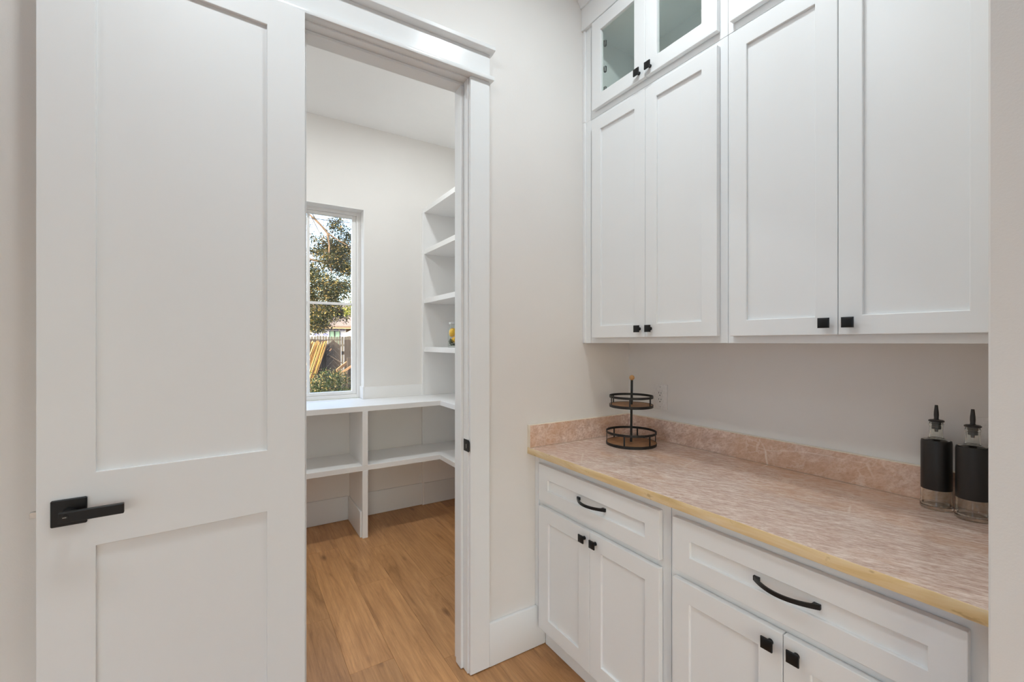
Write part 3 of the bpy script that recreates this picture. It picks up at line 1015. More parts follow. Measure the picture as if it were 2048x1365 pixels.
ZS = 2.4405
UA = [(1.2565, 1.5755, 1.3150, 1.5180), (0.9355, 1.2545, 0.9970, 1.1975)]
UB = [(0.5693, 0.8880, 0.6270, 0.8300), (0.2485, 0.5677, 0.3065, 0.5110)]
wall_cabinet(1.6525, 0.9075, 1.3705, ZS - 0.0005, UA, 1.4505, 2.3600, 1.3950, 2.4155, 'tall white two-door wall cabinet in the corner by the door wall', (1.2845, 1.2265), 1.4300, filler=True)
wall_cabinet(0.9062, 0.2065, 1.3705, ZS - 0.0005, UB, 1.4480, 2.3580, 1.3950, 2.4205, 'tall white two-door wall cabinet against the near wall end', (0.5965, 0.5385), 1.4285)
wall_cabinet(1.6525, 0.9075, ZS, 2.8900, UA, 2.5265, 2.8190, 2.4660, 2.8790, 'white glass-door cabinet stacked on top of the corner wall cabinet', (1.2865, 1.2285), 2.4945, glass=True, filler=True)
wall_cabinet(0.9062, 0.2065, ZS, 2.8900, UB, 2.5265, 2.8190, 2.4660, 2.8790, 'white cabinet stacked above the near wall cabinet, only its lower rail showing', (0.5965, 0.5385), 2.4945, glass=True)

cr = empty('trim_3', (1.44, 0.93, 2.885), label='white frieze board and crown above the wall cabinets', category='crown moulding', kind='structure')
MB().box(1.4330, XU + 0.02, 0.2065, 1.6525, 2.886, 2.995, 0.002).build('frieze_board', M['cabinet'], cr)
MB().poly_prism([(XU + 0.02, 2.993), (1.425, 2.993), (1.422, 3.003), (1.405, 3.030), (1.375, 3.055), (1.362, 3.060), (1.362, 3.0845), (XU + 0.02, 3.0845)], 1, 0.2065, 1.6525, 0.001).build('crown', M['cabinet'], cr)

# ------------------------------------------------------------------ stone counter
ct = empty('countertop', (1.44, 0.93, 0.875), label='polished pink-beige veined stone counter with honey edge and upstand', category='countertop')
MB().box(1.1195, XR, YE + 0.0015, YD - 0.0005, 0.8752, 0.903, 0.0015).build('slab', M['stone'], ct)
tag(MB().box(1.1165, 1.1200, YE + 0.0015, YD - 0.0005, 0.8750, 0.9033, 0.0016, 2).build('front_edge', M['edge'], ct), 'honey yellow polished stone edge')


def splash(boxc, front_axis):
    t = MB()
    t.box(*boxc, 0.0012)
    for f in t.bm.faces:
        f.normal_update()
    bmesh.ops.recalc_face_normals(t.bm, faces=list(t.bm.faces))
    for f in t.bm.faces:
        f.material_index = 0 if abs(f.normal[front_axis]) > 0.9 else 1
    return t.build('backsplash', [M['splash'], M['cream']], ct)


splash((1.1172, XR - 0.0205, YD - 0.0205, YD - 0.0005, 0.9034, 1.0040), 1)
splash((XR - 0.0205, XR - 0.0005, YE + 0.0015, YD - 0.0005, 0.9034, 1.0030), 0)

# ------------------------------------------------------------------ outlets
def outlet(yc, zc, label):
    o = empty('wall_outlet', (XR, yc, zc), label=label, category='outlet', group='white outlets above the counter')
    MB().box(XR - 0.0055, XR, yc - 0.040, yc + 0.040, zc - 0.061, zc + 0.061, 0.0025, 2).build('cover_plate', M['plastic'], o)
    rc = MB().box(XR - 0.0078, XR - 0.0045, yc - 0.0165, yc + 0.0165, zc - 0.0335, zc + 0.0335, 0.0008).build('receptacle', M['plastic'], o)
    for dz in (-0.0155, 0.0155):
        MB().box(XR - 0.0082, XR - 0.0074, yc + 0.0055, yc + 0.0076, zc + dz + 0.0005, zc + dz + 0.0085).build('slot', M['slot'], rc)
        MB().box(XR - 0.0082, XR - 0.0074, yc - 0.0076, yc - 0.0055, zc + dz + 0.0005, zc + dz + 0.0075).build('slot', M['slot'], rc)
        b = MB()
        b.poly_prism([(yc - 0.0025, zc + dz - 0.0095), (yc + 0.0025, zc + dz - 0.0095), (yc + 0.0028, zc + dz - 0.0065), (yc, zc + dz - 0.0045), (yc - 0.0028, zc + dz - 0.0065)], 0, XR - 0.0082, XR - 0.0074)
        b.build('slot', M['slot'], rc)
    for dz in (-0.048, 0.048):
        b = MB()
        t = bmesh.new()
        bmesh.ops.create_cone(t, cap_ends=True, segments=14, radius1=0.0033, radius2=0.0028, depth=0.0016)
        b.add(t, Matrix.Translation((XR - 0.0060, yc, zc + dz)) @ Matrix.Rotation(math.radians(-90), 4, 'Y'))
        b.build('screw', M['steel'], o)


outlet(1.4435, 1.1095, 'white duplex wall outlet right of the tiered tray')
outlet(0.3220, 1.1050, 'white wall outlet mostly hidden behind the nearer oil bottle')

# ------------------------------------------------------------------ two-tier tray
TX, TY, TZ = 1.5575, 1.4480, 0.9033
tr = empty('tiered_tray', (TX, TY, TZ), label='two-tier round black wire tray with wooden bases and ball finial', category='tray')


def tier(z, R, rail, phase):
    n = 48
    dsc = MB().lathe([(0.0, z + 0.002), (R - 0.002, z + 0.002), (R - 0.002, z + 0.0105), (0.0, z + 0.0105)], TX, TY, n).build('wooden_base', M['tray_wood'], tr)
    tag(dsc, 'round brown wooden base')
    MB().lathe([(R - 0.0018, z), (R, z), (R, z + 0.012), (R - 0.0018, z + 0.012)], TX, TY, n, True).build('rim', M['black_iron'], tr)
    MB().lathe([(R - 0.0018, z + rail - 0.0105), (R, z + rail - 0.0105), (R, z + rail), (R - 0.0018, z + rail)], TX, TY, n, True).build('rail', M['black_iron'], tr)
    for k in range(6):
        a = phase + k * math.pi / 3
        x, y = TX + (R - 0.0010) * math.cos(a), TY + (R - 0.0010) * math.sin(a)
        t = bmesh.new()
        bmesh.ops.create_cube(t, size=1.0)
        b = MB()
        b.add(t, Matrix.Translation((x, y, z + (0.010 + rail - 0.008) / 2)) @ Matrix.Rotation(a, 4, 'Z') @ Matrix.Diagonal((0.0022, 0.0068, rail - 0.016, 1)))
        b.build('post', M['black_iron'], tr)


PH = -0.5598
tier(TZ + 0.0005, 0.1135, 0.0625, PH)
tier(1.0762, 0.0985, 0.0530, PH - math.radians(48))
MB().tube([(TX, TY, TZ + 0.010), (TX + 0.0012, TY - 0.0008, 1.06), (TX + 0.003, TY - 0.002, 1.2005)], 0.0055, 16).build('pole', M['black_iron'], tr)
b = MB()
b.lathe([(0.0, 1.1985)] + [(0.0122 * math.sin(math.pi * i / 14), 1.2105 - 0.0122 * math.cos(math.pi * i / 14)) for i in range(1, 14)] + [(0.0, 1.2227)], TX + 0.003, TY - 0.002, 24)
tag(b.build('finial', M['ball_wood'], tr), 'small round wooden ball on top')

# ------------------------------------------------------------------ oil bottles
def ray_xy(u, w):
    c, s = math.cos(0.5598066), math.sin(0.5598066)
    return (u * c + s) * w, (-u * s + c) * w


def bottle(x, y, label, rot):
    z = 0.9034
    o = empty('oil_bottle', (x, y, z), rot, label=label, category='bottle', group='oil bottles on the counter')
    outer = [(0.0, 0.0006), (0.0330, 0.0), (0.0352, 0.0025), (0.0352, 0.006), (0.0338, 0.030), (0.0330, 0.055), (0.0328, 0.186), (0.0318, 0.192), (0.0290, 0.1945), (0.0205, 0.1965), (0.0162, 0.2000), (0.0148, 0.2080), (0.0145, 0.2320), (0.0158, 0.2345), (0.0158, 0.2385), (0.0146, 0.2405), (0.0146, 0.2445)]
    inner = [(0.0118, 0.2445), (0.0118, 0.208), (0.0140, 0.1985), (0.0270, 0.1915), (0.0296, 0.186), (0.0300, 0.060), (0.0310, 0.014), (0.0280, 0.009), (0.0, 0.0105)]
    MB().lathe([(r, z + h) for r, h in outer + inner], x, y, 48).build('glass_body', M['bottle'], o)
    tag(MB().lathe([(0.0333, z + 0.055), (0.03345, z + 0.0555), (0.0333, z + 0.1855), (0.0322, z + 0.1925), (0.0318, z + 0.1922)], x, y, 48).build('black_band', M['band'], o), 'matte black coated middle of the bottle')
    po = MB().lathe([(0.0, z + 0.2448), (0.0165, z + 0.2448), (0.0172, z + 0.2465), (0.0172, z + 0.2480), (0.0150, z + 0.2500), (0.0062, z + 0.2515), (0.0050, z + 0.2540), (0.0056, z + 0.2640), (0.0053, z + 0.2720), (0.0034, z + 0.2920), (0.0, z + 0.2920)], x, y, 28)
    sp = po.build('pourer', M['rubber'], o)
    prof = [(0.0, z + 0.2446)]
    for k in range(4):
        h = 0.2446 - k * 0.0052
        prof += [(0.0112 - 0.0004 * k, z + h - 0.0006), (0.0112 - 0.0004 * k, z + h - 0.0030), (0.0090, z + h - 0.0042)]
    prof += [(0.0042, z + 0.2240), (0.0036, z + 0.2170), (0.0, z + 0.2170)]
    MB().lathe(prof, x, y, 28).build('stopper', M['cork'], sp)


bx, by = ray_xy(0.9555, 1.262)
bottle(bx, by, 'oil bottle with black coat and pourer, farther from the wall end', 0.0)
bx, by = ray_xy(1.0375, 1.182)
bottle(bx, by, 'oil bottle with black coat, half hidden by the near wall end', 0.0)

# ------------------------------------------------------------------ pantry millwork
dk = empty('pantry_desk', (0.6, 3.4, 0), label='white L-shaped built-in pantry counter with one lower shelf and divider', category='shelving')
L_out = lambda x_end: [(-0.798, 3.187), (1.345, 3.187), (1.345, 1.80), (x_end, 1.80), (x_end, YB - 0.001), (-0.798, YB - 0.001)]
MB().poly_prism(L_out(XR - 0.001), 2, 0.889, 0.9270, 0.0015).build('worktop', M['shelf'], dk)
MB().poly_prism(L_out(XR - 0.001), 2, 0.4735, 0.5105, 0.0015).build('shelf', M['shelf'], dk)
MB().box(0.763, 0.800, 3.184, YB - 0.001, 0.001, 0.4733, 0.0012).build('divider', M['shelf'], dk)
MB().box(0.763, 0.800, 3.184, YB - 0.001, 0.5107, 0.8888, 0.0012).build('divider', M['shelf'], dk)
MB().box(0.7508, 0.763, 3.205, 3.5868, 0.002, 0.184, 0.002).build('divider_skirting', M['trim'], dk)
MB().box(0.8752, 1.3548, 3.5875, YB - 0.0005, 0.9273, 1.022, 0.0015).build('upstand', M['shelf'], dk)
MB().box(-0.798, -0.760, 3.187, YB - 0.001, 0.001, 0.8888, 0.001).build('end_panel', M['shelf'], dk)

su = empty('pantry_shelves', (1.56, 2.69, 0.93), label='white fixed shelves on the pantry side wall above its counter', category='shelving')
MB().box(1.362, XR - 0.001, 3.580, YB - 0.0005, 0.9273, 2.5105, 0.001).build('end_panel', M['shelf'], su)
MB().box(1.350, 1.366, 3.576, YB - 0.0006, 0.9273, 2.4705, 0.001).build('edge_strip', M['shelf'], su)
for z1 in (2.5110, 2.1600, 1.7445, 1.3350):
    MB().box(1.365, XR - 0.001, 1.80, 3.5798, z1 - 0.0395, z1, 0.0012).build('shelf', M['shelf'], su)
MB().box(1.350, 1.3655, 3.576, YB - 0.0006, 0.5107, 0.8888, 0.001).build('panel_strip', M['shelf'], dk)
MB().box(1.350, 1.3655, 3.574, YB - 0.0006, 0.001, 0.4733, 0.001).build('panel_strip', M['shelf'], dk)
MB().box(1.3655, XR - 0.001, 3.581, YB - 0.0006, 0.5107, 0.8888).build('back_panel', M['shelf'], dk)
MB().box(1.3655, XR - 0.001, 3.581, YB - 0.0006, 0.1850, 0.4733).build('back_panel', M['shelf'], dk)
MB().box(1.3655, XR - 0.001, 3.572, YB - 0.0006, 0.002, 0.1845, 0.002).build('back_skirting', M['trim'], dk)

# glass jar on the shelf
JX, JY, JZ = 1.433, 3.118, 1.3352
jr = empty('glass_jar', (JX, JY, JZ), label='clear glass jar with metal lid on the pantry shelf', category='jar')
outer = [(0.0, 0.001), (0.046, 0.0), (0.050, 0.004), (0.0505, 0.012), (0.0505, 0.140), (0.046, 0.155), (0.041, 0.162), (0.041, 0.176)]
inner = [(0.0385, 0.176), (0.0385, 0.161), (0.044, 0.152), (0.0475, 0.139), (0.0475, 0.014), (0.044, 0.008), (0.0, 0.008)]
MB().lathe([(r, JZ + h) for r, h in outer + inner], JX, JY, 40).build('glass_body', M['jar'], jr)
MB().lathe([(0.0, JZ + 0.1765), (0.0425, JZ + 0.1765), (0.0445, JZ + 0.1780), (0.0445, JZ + 0.1920), (0.043, JZ + 0.1940), (0.0, JZ + 0.1940)], JX, JY, 40).build('lid', M['steel'], jr)


def lemon(x, y, z, a, tilt, label):
    b = MB()
    n = 14
    prof = []
    for i in range(n + 1):
        t = math.pi * i / n
        r = 0.0255 * math.sin(t) ** 0.9
        h = -0.033 * math.cos(t) * (1 + 0.06 * abs(math.cos(t)) ** 6)
        prof.append((r if 0 < i < n else 0.0, h))
    b.lathe(prof, 0, 0, 20)
    o = b.build('lemon', M['lemon'])
    o.location = (x, y, z)
    o.rotation_euler = (tilt, 0, a)
    tag(o, label, 'lemon', 'lemons in the jar')


lemon(JX - 0.0195, JY - 0.004, JZ + 0.1150, 0.6, 0.25, 'yellow lemon against the left side of the jar')
lemon(JX + 0.0195, JY + 0.010, JZ + 0.1200, 2.2, 0.3, 'yellow lemon topmost in the jar')
lemon(JX + 0.004, JY - 0.012, JZ + 0.0600, 1.2, 1.35, 'yellow lemon low in the jar above the green leaves')
b = MB()
rnd = random.Random(3)
for k in range(260):
    a = rnd.random() * 6.283
    r = 0.0405 * math.sqrt(rnd.random())
    c0 = Vector((JX + r * math.cos(a), JY + r * math.sin(a), JZ + 0.014 + rnd.random() * 0.055))
    d = Vector((rnd.uniform(-1, 1), rnd.uniform(-1, 1), rnd.uniform(-0.5, 0.5))).normalized() * 0.008
    e = d.cross(Vector((rnd.uniform(-1, 1), rnd.uniform(-1, 1), 1))).normalized() * 0.005
    vs = [b.bm.verts.new(p) for p in (c0 - d, c0 + e, c0 + d, c0 - e)]
    b.bm.faces.new(vs)
tag(b.build('herb_leaves', M['herb'], smooth=False, recalc=False), 'dark green leaves filling the bottom of the jar', 'leaves', kind='stuff')

# ------------------------------------------------------------------ outside: ground, fence, house, trees
GZ = -0.35
tag(MB().box(-14, 24, YB + 0.17, 46, GZ - 0.2, GZ).build('ground', M['soil'], smooth=False), 'bare garden soil of the back yard', 'ground', kind='structure')


def leaf_cloud(name, mat, clumps, size, parent=None, seed=1, flat=0.0, density=1.0, stretch=1.0):
    """clumps: (x, y, z, r, count). every leaf is a folded blade of two quads"""
    rnd = random.Random(seed)
    verts, faces = [], []
    for (cx, cy, cz, r, n) in clumps:
        # a clump is a few dozen twigs, each with leaves around it
        tw = max(4, n // 14)
        for _ in range(tw):
            d = Vector((rnd.gauss(0, 1), rnd.gauss(0, 1), rnd.gauss(0, 0.85)))
            d.normalize()
            c0 = Vector((cx, cy, cz)) + d * r * (rnd.random() ** 0.45)
            for _ in range(14):
                p = c0 + Vector((rnd.gauss(0, 1), rnd.gauss(0, 1), rnd.gauss(0, 0.7))) * size * 1.35
                s = size * rnd.uniform(0.55, 1.15)
                a = Vector((rnd.gauss(0, 1), rnd.gauss(0, 1), rnd.gauss(0, 0.8) - flat)).normalized() * s * 0.5 * stretch
                q = Vector((rnd.gauss(0, 1), rnd.gauss(0, 1), rnd.gauss(0, 1) + 0.8))
                e = a.cross(q)
                if e.length < 1e-5:
                    continue
                e = e.normalized() * s * 0.24
                up = a.cross(e).normalized() * s * 0.07
                i = len(verts)
                verts += [p - a, p + up * 1.0, p + a, p + e + up * 2, p - e + up * 2]
                faces += [(i, i + 1, i + 2, i + 3), (i, i + 4, i + 2, i + 1)]
    me = bpy.data.meshes.new(name)
    me.from_pydata(verts, [], faces)
    me.materials.append(mat)
    o = bpy.data.objects.new(name, me)
    C.objects.link(o)
    o.parent = parent
    WORLD[o] = WORLD.get(parent, Matrix())
    if parent is not None:
        me.transform(WORLD[parent].inverted())
    o['kind'] = 'stuff'
    return o


# fence of single boards
fe = empty('board_fence', (2.5, 12.4, GZ), label='dark weathered vertical board fence across the yard', category='fence')
rnd = random.Random(11)
x = -3.2
while x < 8.5:
    wdt = 0.138
    if not (2.03 < x + 0.07 < 2.43):
        top = 1.455 + rnd.uniform(-0.012, 0.012)
        yy = 12.40 + rnd.uniform(-0.006, 0.006)
        MB().box(x, x + wdt, yy, yy + 0.019, GZ, top, 0.003).build('board', M['fence'], fe, smooth=False)
    x += 0.1425
for z in (0.05, 1.05):
    MB().box(-3.2, 2.02, 12.425, 12.465, z, z + 0.09).build('rail', M['fence'], fe, smooth=False)
    MB().box(2.44, 8.5, 12.425, 12.465, z, z + 0.09).build('rail', M['fence'], fe, smooth=False)

gt = empty('chevron_gate', (2.22, 12.38, GZ), label='dark gate of slanted chevron boards set in the fence', category='gate')
for sgn in (-1, 1):
    xa, xb = (2.035, 2.216) if sgn < 0 else (2.219, 2.40)
    for k in range(-2, 13):
        zl = GZ + 0.05 + k * 0.145
        rise = 0.20
        za, zb = (zl, zl + rise) if sgn < 0 else (zl + rise, zl)
        top, bot = 1.43, GZ + 0.05
        lo = max(bot, min(za, zb))
        pts = [(xa, za), (xb, zb), (xb, zb + 0.138), (xa, za + 0.138)]
        pts = [(px_, min(max(pz_, bot), top)) for px_, pz_ in pts]
        if max(p[1] for p in pts) - min(p[1] for p in pts) < 0.03 or pts[0][1] >= pts[3][1] - 0.002 or pts[1][1] >= pts[2][1] - 0.002:
            continue
        MB().poly_prism(pts, 1, 12.375, 12.394).build('chevron_board', M['fence'], gt, smooth=False)
MB().box(2.025, 2.41, 12.36, 12.40, 1.431, 1.452).build('top_rail', M['fence'], gt, smooth=False)

# bundle of dry canes leaning on the fence
rnd = random.Random(5)
cb = empty('cane_bundle', (1.25, 12.0, GZ), label='bundle of dry golden canes leaning against the yard fence', category='cane bundle')
n_c = 78
for k in range(n_c):
    f = k / (n_c - 1)
    tx = 1.40 + 0.65 * f + rnd.uniform(-0.012, 0.012)
    tz = 1.37 + rnd.uniform(-0.06, 0.05)
    bx0 = tx - 0.60 - rnd.uniform(-0.02, 0.02)
    yo = 12.18 + rnd.uniform(-0.09, 0.05)
    b = MB()
    b.tube([(bx0, yo - 0.30, GZ), ((bx0 + tx) / 2 + rnd.uniform(-.03, .03), yo - 0.08, (GZ + tz) / 2), (tx, yo + 0.10, tz)], [0.0085, 0.008, 0.007], 6)
    b.build('cane', M['cane'], cb)

# loose lumber
def plank_between(name, a, c, wdt, th, label, mat='lumber'):
    a, c = Vector(a), Vector(c)
    d = c - a
    q = d.to_track_quat('X', 'Z').to_matrix().to_4x4()
    t = bmesh.new()
    bmesh.ops.create_cube(t, size=1.0)
    b = MB()
    b.add(t, Matrix.Translation((a + c) / 2) @ q @ Matrix.Diagonal((d.length, th, wdt, 1)))
    o = b.build(name, M[mat], smooth=False)
    return tag(o, label, 'lumber', 'loose lumber by the fence')


plank_between('timber_batten', (2.00, 12.33, 1.115), (2.42, 12.20, 0.825), 0.026, 0.02, 'long thin batten slanting down across the gate', 'fence')
plank_between('timber_board', (2.22, 11.95, 0.655), (2.60, 12.18, 0.905), 0.075, 0.025, 'sunlit board, upper of the pair propped by the post')
plank_between('timber_board', (2.27, 11.80, 0.58), (2.62, 11.87, 0.80), 0.05, 0.025, 'sunlit board, lower of the pair propped by the post')
plank_between('timber_offcut', (2.115, 12.345, 1.15), (2.165, 12.34, 1.215), 0.03, 0.012, 'short reddish offcut caught on the chevron gate')
tag(MB().box(2.475, 2.575, 11.90, 12.01, GZ, 0.985, 0.006).build('garden_post', M['fence']), 'square weathered post at the right side of the window view', 'post')

# far picket fence and house
pf = empty('picket_fence', (3.5, 21, GZ), label='grey picket fence farther back below the wrapped house', category='fence')
x = 1.0
rnd = random.Random(21)
while x < 8.0:
    t_ = 1.665 + rnd.uniform(-0.02, 0.02)
    MB().poly_prism([(x, GZ), (x + 0.10, GZ), (x + 0.10, t_ - 0.05), (x + 0.05, t_), (x, t_ - 0.05)], 1, 21.0, 21.02).build('picket', M['fence_grey'], pf, smooth=False)
    x += 0.115
MB().box(1.0, 8.0, 21.02, 21.06, 1.2, 1.29).build('rail', M['fence_grey'], pf, smooth=False)

hs = empty('house', (5, 33, GZ), label='unfinished house in white printed wrap with tan shingle roof', category='house')
MB().box(1.2, 6.15, 30.0, 38, GZ, 2.32).build('wall', M['wrap'], hs, smooth=False)
MB().box(6.15, 12.0, 30.6, 38, GZ, 2.32).build('side_wall', M['fascia'], hs, smooth=False)
MB().box(0.4, 12.6, 29.45, 29.50, 2.25, 2.40).build('fascia', M['fascia'], hs, smooth=False)
rf = MB()
rf.poly_prism([(29.40, 2.36), (29.40, 2.42), (34.2, 4.15), (39.0, 2.42), (39.0, 2.36)], 0, 0.4, 12.6)
roof = rf.build('roof', M['shingle'], hs, smooth=False)
ang = math.atan2(4.15 - 2.42, 34.2 - 29.40)
for k in range(17):
    y0 = 29.40 + k * 0.28
    z0 = 2.42 + (y0 - 29.40) * math.tan(ang)
    y1 = y0 + 0.285
    z1 = 2.42 + (y1 - 29.40) * math.tan(ang)
    MB().poly_prism([(y0, z0 - 0.005), (y0, z0 + 0.022), (y1, z1 + 0.004), (y1, z1 - 0.01)], 0, 0.4, 12.6).build('shingle_course', M['shingle'], roof, smooth=False)
for (x0, x1) in ((5.13, 5.43), (5.45, 5.77)):
    wf = MB()
    for (a0, a1, c0, c1) in ((x0, x0 + .025, 1.2, 2.11), (x1 - .025, x1, 1.2, 2.11), (x0, x1, 2.085, 2.11), (x0, x1, 1.2, 1.225)):
        wf.box(a0, a1, 29.94, 30.0, c0, c1)
    w_ = wf.build('window', M['dark_frame'], hs, smooth=False)
    MB().box(x0 + .025, x1 - .025, 29.965, 29.975, 1.225, 2.085).build('pane', M['green_pane'], w_, smooth=False)


def wrap_mark(x, z, s=1.0):
    """the blue rounded-cap emblem printed on the house wrap with its line of lettering, too small to read"""
    b = MB()
    pts = [(x - 0.145 * s, z - 0.035 * s)] + [(x + 0.145 * s * math.cos(a), z - 0.01 * s + 0.065 * s * math.sin(a)) for a in [math.pi - math.pi * i / 10 for i in range(11)]] + [(x + 0.145 * s, z - 0.035 * s), (x + 0.09 * s, z - 0.035 * s)] + [(x + 0.085 * s * math.cos(a), z - 0.02 * s + 0.03 * s * math.sin(a)) for a in [math.pi * i / 6 for i in range(7)]] + [(x - 0.09 * s, z - 0.035 * s)]
    b.poly_prism(pts, 1, 29.992, 29.999)
    for k in range(7):
        b.box(x - 0.12 * s + k * 0.036 * s, x - 0.096 * s + k * 0.036 * s, 29.992, 29.999, z - 0.085 * s, z - 0.050 * s)
    b.build('printed_mark', M['wrap_print'], hs, smooth=False)


for x in (4.27, 4.646, 5.117, 5.537, 5.932):
    wrap_mark(x, 2.19)
for x in (4.414, 4.91, 6.02):
    wrap_mark(x, 1.885)
for x in (3.1, 3.75, 2.4):
    wrap_mark(x, 2.19)

um = empty('patio_umbrella', (4.62, 20.0, GZ), label='cream canvas patio umbrella beyond the yard fence', category='umbrella')
b = MB()
b.lathe([(0.0, 2.06), (0.02, 2.06), (0.70, 1.70), (0.72, 1.64), (0.70, 1.645), (0.0, 2.03)], 4.62, 20.0, 8)
b.build('canopy', M['canvas'], um, smooth=False)
MB().tube([(4.62, 20.0, GZ), (4.62, 20.0, 2.12)], 0.02, 8).build('pole', M['fence'], um)

MB_w = MB()
MB_w.tube([(-6.0, 15.0, 5.38), (-1.0, 15.0, 5.25), (2.0, 15.0, 5.235), (5.0, 15.0, 5.30), (10.0, 15.0, 5.45)], 0.012, 6)
tag(MB_w.build('overhead_cable', M['wire']), 'thin dark overhead cable high across the window view', 'cable')

# the big oak
ok = empty('oak_tree', (1.3, 17.2, GZ), label='big oak with golden green leaves filling the upper window view', category='tree')
T = MB()
T.tube([(1.30, 17.2, GZ), (1.32, 17.2, 0.8), (1.25, 17.2, 2.0), (1.45, 17.1, 3.1)], [0.30, 0.24, 0.21, 0.17], 12)
T.build('trunk', M['bark'], ok)
limbs = [
    ([(1.45, 17.1, 3.0), (1.75, 17.0, 4.3), (2.05, 17.0, 6.3), (2.1, 17.0, 7.6)], [0.16, 0.13, 0.10, 0.05]),
    ([(2.00, 17.0, 6.05), (2.28, 16.9, 5.82), (2.58, 16.8, 5.52), (2.80, 16.7, 5.22), (3.2, 16.7, 5.0), (3.75, 16.7, 4.75)], [0.030, 0.030, 0.036, 0.032, 0.018, 0.008]),
    ([(2.80, 16.7, 5.22), (2.86, 16.7, 4.8), (2.84, 16.7, 4.3), (2.95, 16.7, 3.8)], [0.035, 0.03, 0.025, 0.015]),
    ([(1.45, 17.1, 2.9), (2.1, 17.0, 3.0), (2.7, 16.9, 2.65), (3.4, 16.8, 2.45)], [0.11, 0.07, 0.045, 0.02]),
    ([(2.1, 17.0, 3.0), (2.6, 16.9, 3.5), (3.1, 16.9, 3.4), (3.5, 16.9, 3.55)], [0.06, 0.045, 0.03, 0.015]),
    ([(1.75, 17.0, 4.2), (2.3, 17.0, 4.3), (2.9, 17.0, 4.2)], [0.07, 0.04, 0.02]),
    ([(1.3, 17.2, 2.4), (0.5, 17.3, 3.6), (-0.6, 17.4, 4.6)], [0.14, 0.09, 0.04]),
    ([(1.5, 17.1, 3.4), (1.2, 17.9, 4.8), (0.9, 18.4, 6.2)], [0.12, 0.08, 0.03]),
    ([(2.05, 17.0, 6.2), (2.35, 17.0, 5.75), (2.65, 17.0, 5.15), (2.75, 17.0, 4.8)], [0.02, 0.016, 0.012, 0.008]),
    ([(2.0, 17.0, 6.5), (2.45, 17.1, 5.8), (2.95, 17.1, 5.3)], [0.022, 0.018, 0.010]),
    ([(1.9, 17.0, 5.5), (2.25, 17.0, 5.25), (2.55, 17.0, 4.8)], [0.018, 0.014, 0.008]),
]
for pts, rad in limbs:
    MB().tube(pts, rad, 8).build('limb', M['bark'], ok)
cl = [(3.14, 5.55, 0.33), (3.02, 4.9, 0.5), (3.45, 4.77, 0.48), (2.77, 4.33, 0.32), (3.27, 4.2, 0.47), (3.57, 5.24, 0.26), (2.44, 3.86, 0.35), (2.6, 3.39, 0.5), (3.07, 3.24, 0.43), (3.45, 3.45, 0.29), (2.31, 3.02, 0.42), (2.85, 2.96, 0.32), (2.35, 2.39, 0.46), (2.77, 2.37, 0.39), (3.17, 2.53, 0.36), (3.45, 2.35, 0.2), (2.37, 1.91, 0.28), (2.77, 2.08, 0.29), (2.14, 3.57, 0.24), (2.14, 4.27, 0.21), (2.11, 2.17, 0.35), (2.37, 4.96, 0.14), (2.34, 4.64, 0.16), (2.14, 5.53, 0.1), (2.6, 4.67, 0.21), (2.93, 2.73, 0.25), (3.62, 4.05, 0.37), (3.2, 4.55, 0.4)]
rnd = random.Random(17)
clumps = [(x, 16.9 + rnd.uniform(-0.5, 0.5), z, r * 0.95, int(1500 * (r / 0.4) ** 2)) for x, z, r in cl]
for k in range(60):
    a = rnd.uniform(0, 6.283)
    rr = rnd.uniform(0.8, 3.2)
    x, z = 1.3 + rr * math.cos(a) * 1.1, 5.0 + rr * math.sin(a) * 0.95
    y = 17.3 + rnd.uniform(-1.6, 1.6)
    if x > 2.0 * y / 17.0 - 0.02 and z < 6.2 and x < 3.95:
        continue
    clumps.append((x, y, z, rnd.uniform(0.4, 0.7), 700))
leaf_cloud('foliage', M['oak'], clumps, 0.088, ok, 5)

# bright yellow-green shrub tree to the right
yt = empty('lime_tree', (4.1, 16.5, GZ), label='bright yellow-green small tree at the right of the window view', category='tree')
MB().tube([(4.1, 16.5, GZ), (4.12, 16.5, 1.2), (4.05, 16.5, 2.6)], [0.07, 0.055, 0.03], 8).build('trunk', M['bark'], yt)
leaf_cloud('foliage', M['lime'], [(3.62, 16.5, 2.78, 0.28, 420), (3.55, 16.4, 2.45, 0.22, 300), (3.95, 16.6, 2.5, 0.45, 700), (4.3, 16.5, 2.8, 0.5, 700), (3.85, 16.5, 3.0, 0.3, 350)], 0.075, yt, 9, 0.6, 1, 1.3)

# shrubs, grass in front of the fence
def shrub(name, x, y, z, clumps, label, mat='shrub', size=0.055, seed=1, stems=5):
    s = empty(name, (x, y, z), label=label, category='shrub')
    b = MB()
    rnd = random.Random(seed)
    for k in range(stems):
        c0 = clumps[k % len(clumps)]
        b.tube([(x + rnd.uniform(-.05, .05), y, z), ((x + c0[0]) / 2, y, (z + c0[2]) / 2), (c0[0] + rnd.uniform(-.1, .1), c0[1], c0[2] + c0[3] * 0.8)], [0.016, 0.012, 0.005], 6)
    b.build('stems', M['bark'], s)
    leaf_cloud('foliage', M[mat], clumps, size, s, seed)


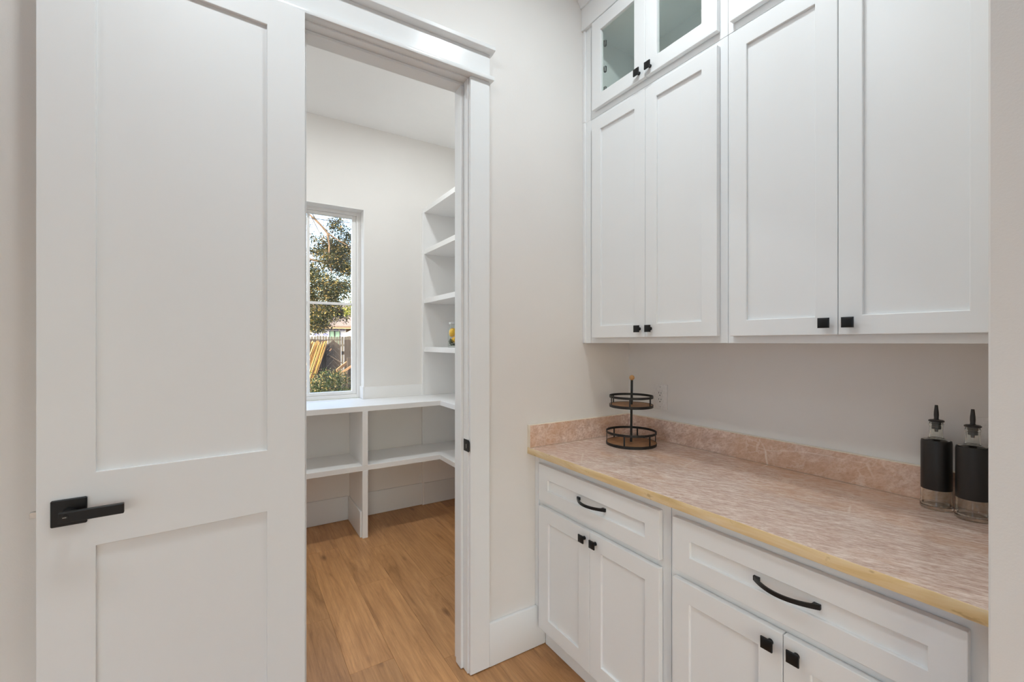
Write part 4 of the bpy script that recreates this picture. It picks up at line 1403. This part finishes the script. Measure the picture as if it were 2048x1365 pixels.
shrub('garden_shrub', 1.75, 10.8, GZ, [(1.45, 10.8, 0.30, 0.32, 800), (1.70, 10.8, 0.42, 0.28, 800), (1.55, 10.7, 0.0, 0.35, 800), (1.85, 10.9, 0.15, 0.35, 900), (1.30, 10.8, 0.1, 0.35, 700), (1.95, 10.9, 0.55, 0.10, 120)], 'leafy dark green shrub in front of the cane bundle', seed=31)
shrub('garden_shrub', 2.10, 11.3, GZ, [(2.10, 11.3, 0.25, 0.34, 900), (2.25, 11.3, 0.50, 0.18, 420), (2.0, 11.4, 0.60, 0.14, 200), (2.35, 11.3, 0.05, 0.3, 700)], 'sunlit green shrub in front of the chevron gate', seed=32)
shrub('garden_shrub', 2.75, 11.0, GZ, [(2.60, 11.0, -0.05, 0.28, 500), (2.85, 11.0, 0.1, 0.35, 600), (2.45, 11.0, 0.0, 0.18, 300)], 'sparse dry shrub at the foot of the weathered post', seed=33)


def grass(name, x0, x1, y0, y1, n, hgt, label, seed):
    rnd = random.Random(seed)
    verts, faces = [], []
    for _ in range(n):
        x, y = rnd.uniform(x0, x1), rnd.uniform(y0, y1)
        h = hgt * rnd.uniform(0.5, 1.1)
        a = rnd.uniform(0, 6.283)
        w = 0.007
        dx, dy = math.cos(a) * w, math.sin(a) * w
        lx, ly = rnd.gauss(0, 0.25) * h, rnd.gauss(0, 0.25) * h
        i = len(verts)
        verts += [(x - dx, y - dy, GZ), (x + dx, y + dy, GZ), (x + lx * .5 + dx * .7, y + ly * .5 + dy * .7, GZ + h * .6), (x + lx * .5 - dx * .7, y + ly * .5 - dy * .7, GZ + h * .6), (x + lx * 1.3, y + ly * 1.3, GZ + h)]
        faces += [(i, i + 1, i + 2, i + 3), (i + 3, i + 2, i + 4)]
    me = bpy.data.meshes.new(name)
    me.from_pydata(verts, [], faces)
    me.materials.append(M['blade'])
    o = bpy.data.objects.new(name, me)
    C.objects.link(o)
    tag(o, label, 'grass', kind='stuff')


grass('tall_grass', 1.0, 3.2, 9.2, 11.2, 9000, 0.62, 'tall green grass below the fence outside the window', 41)
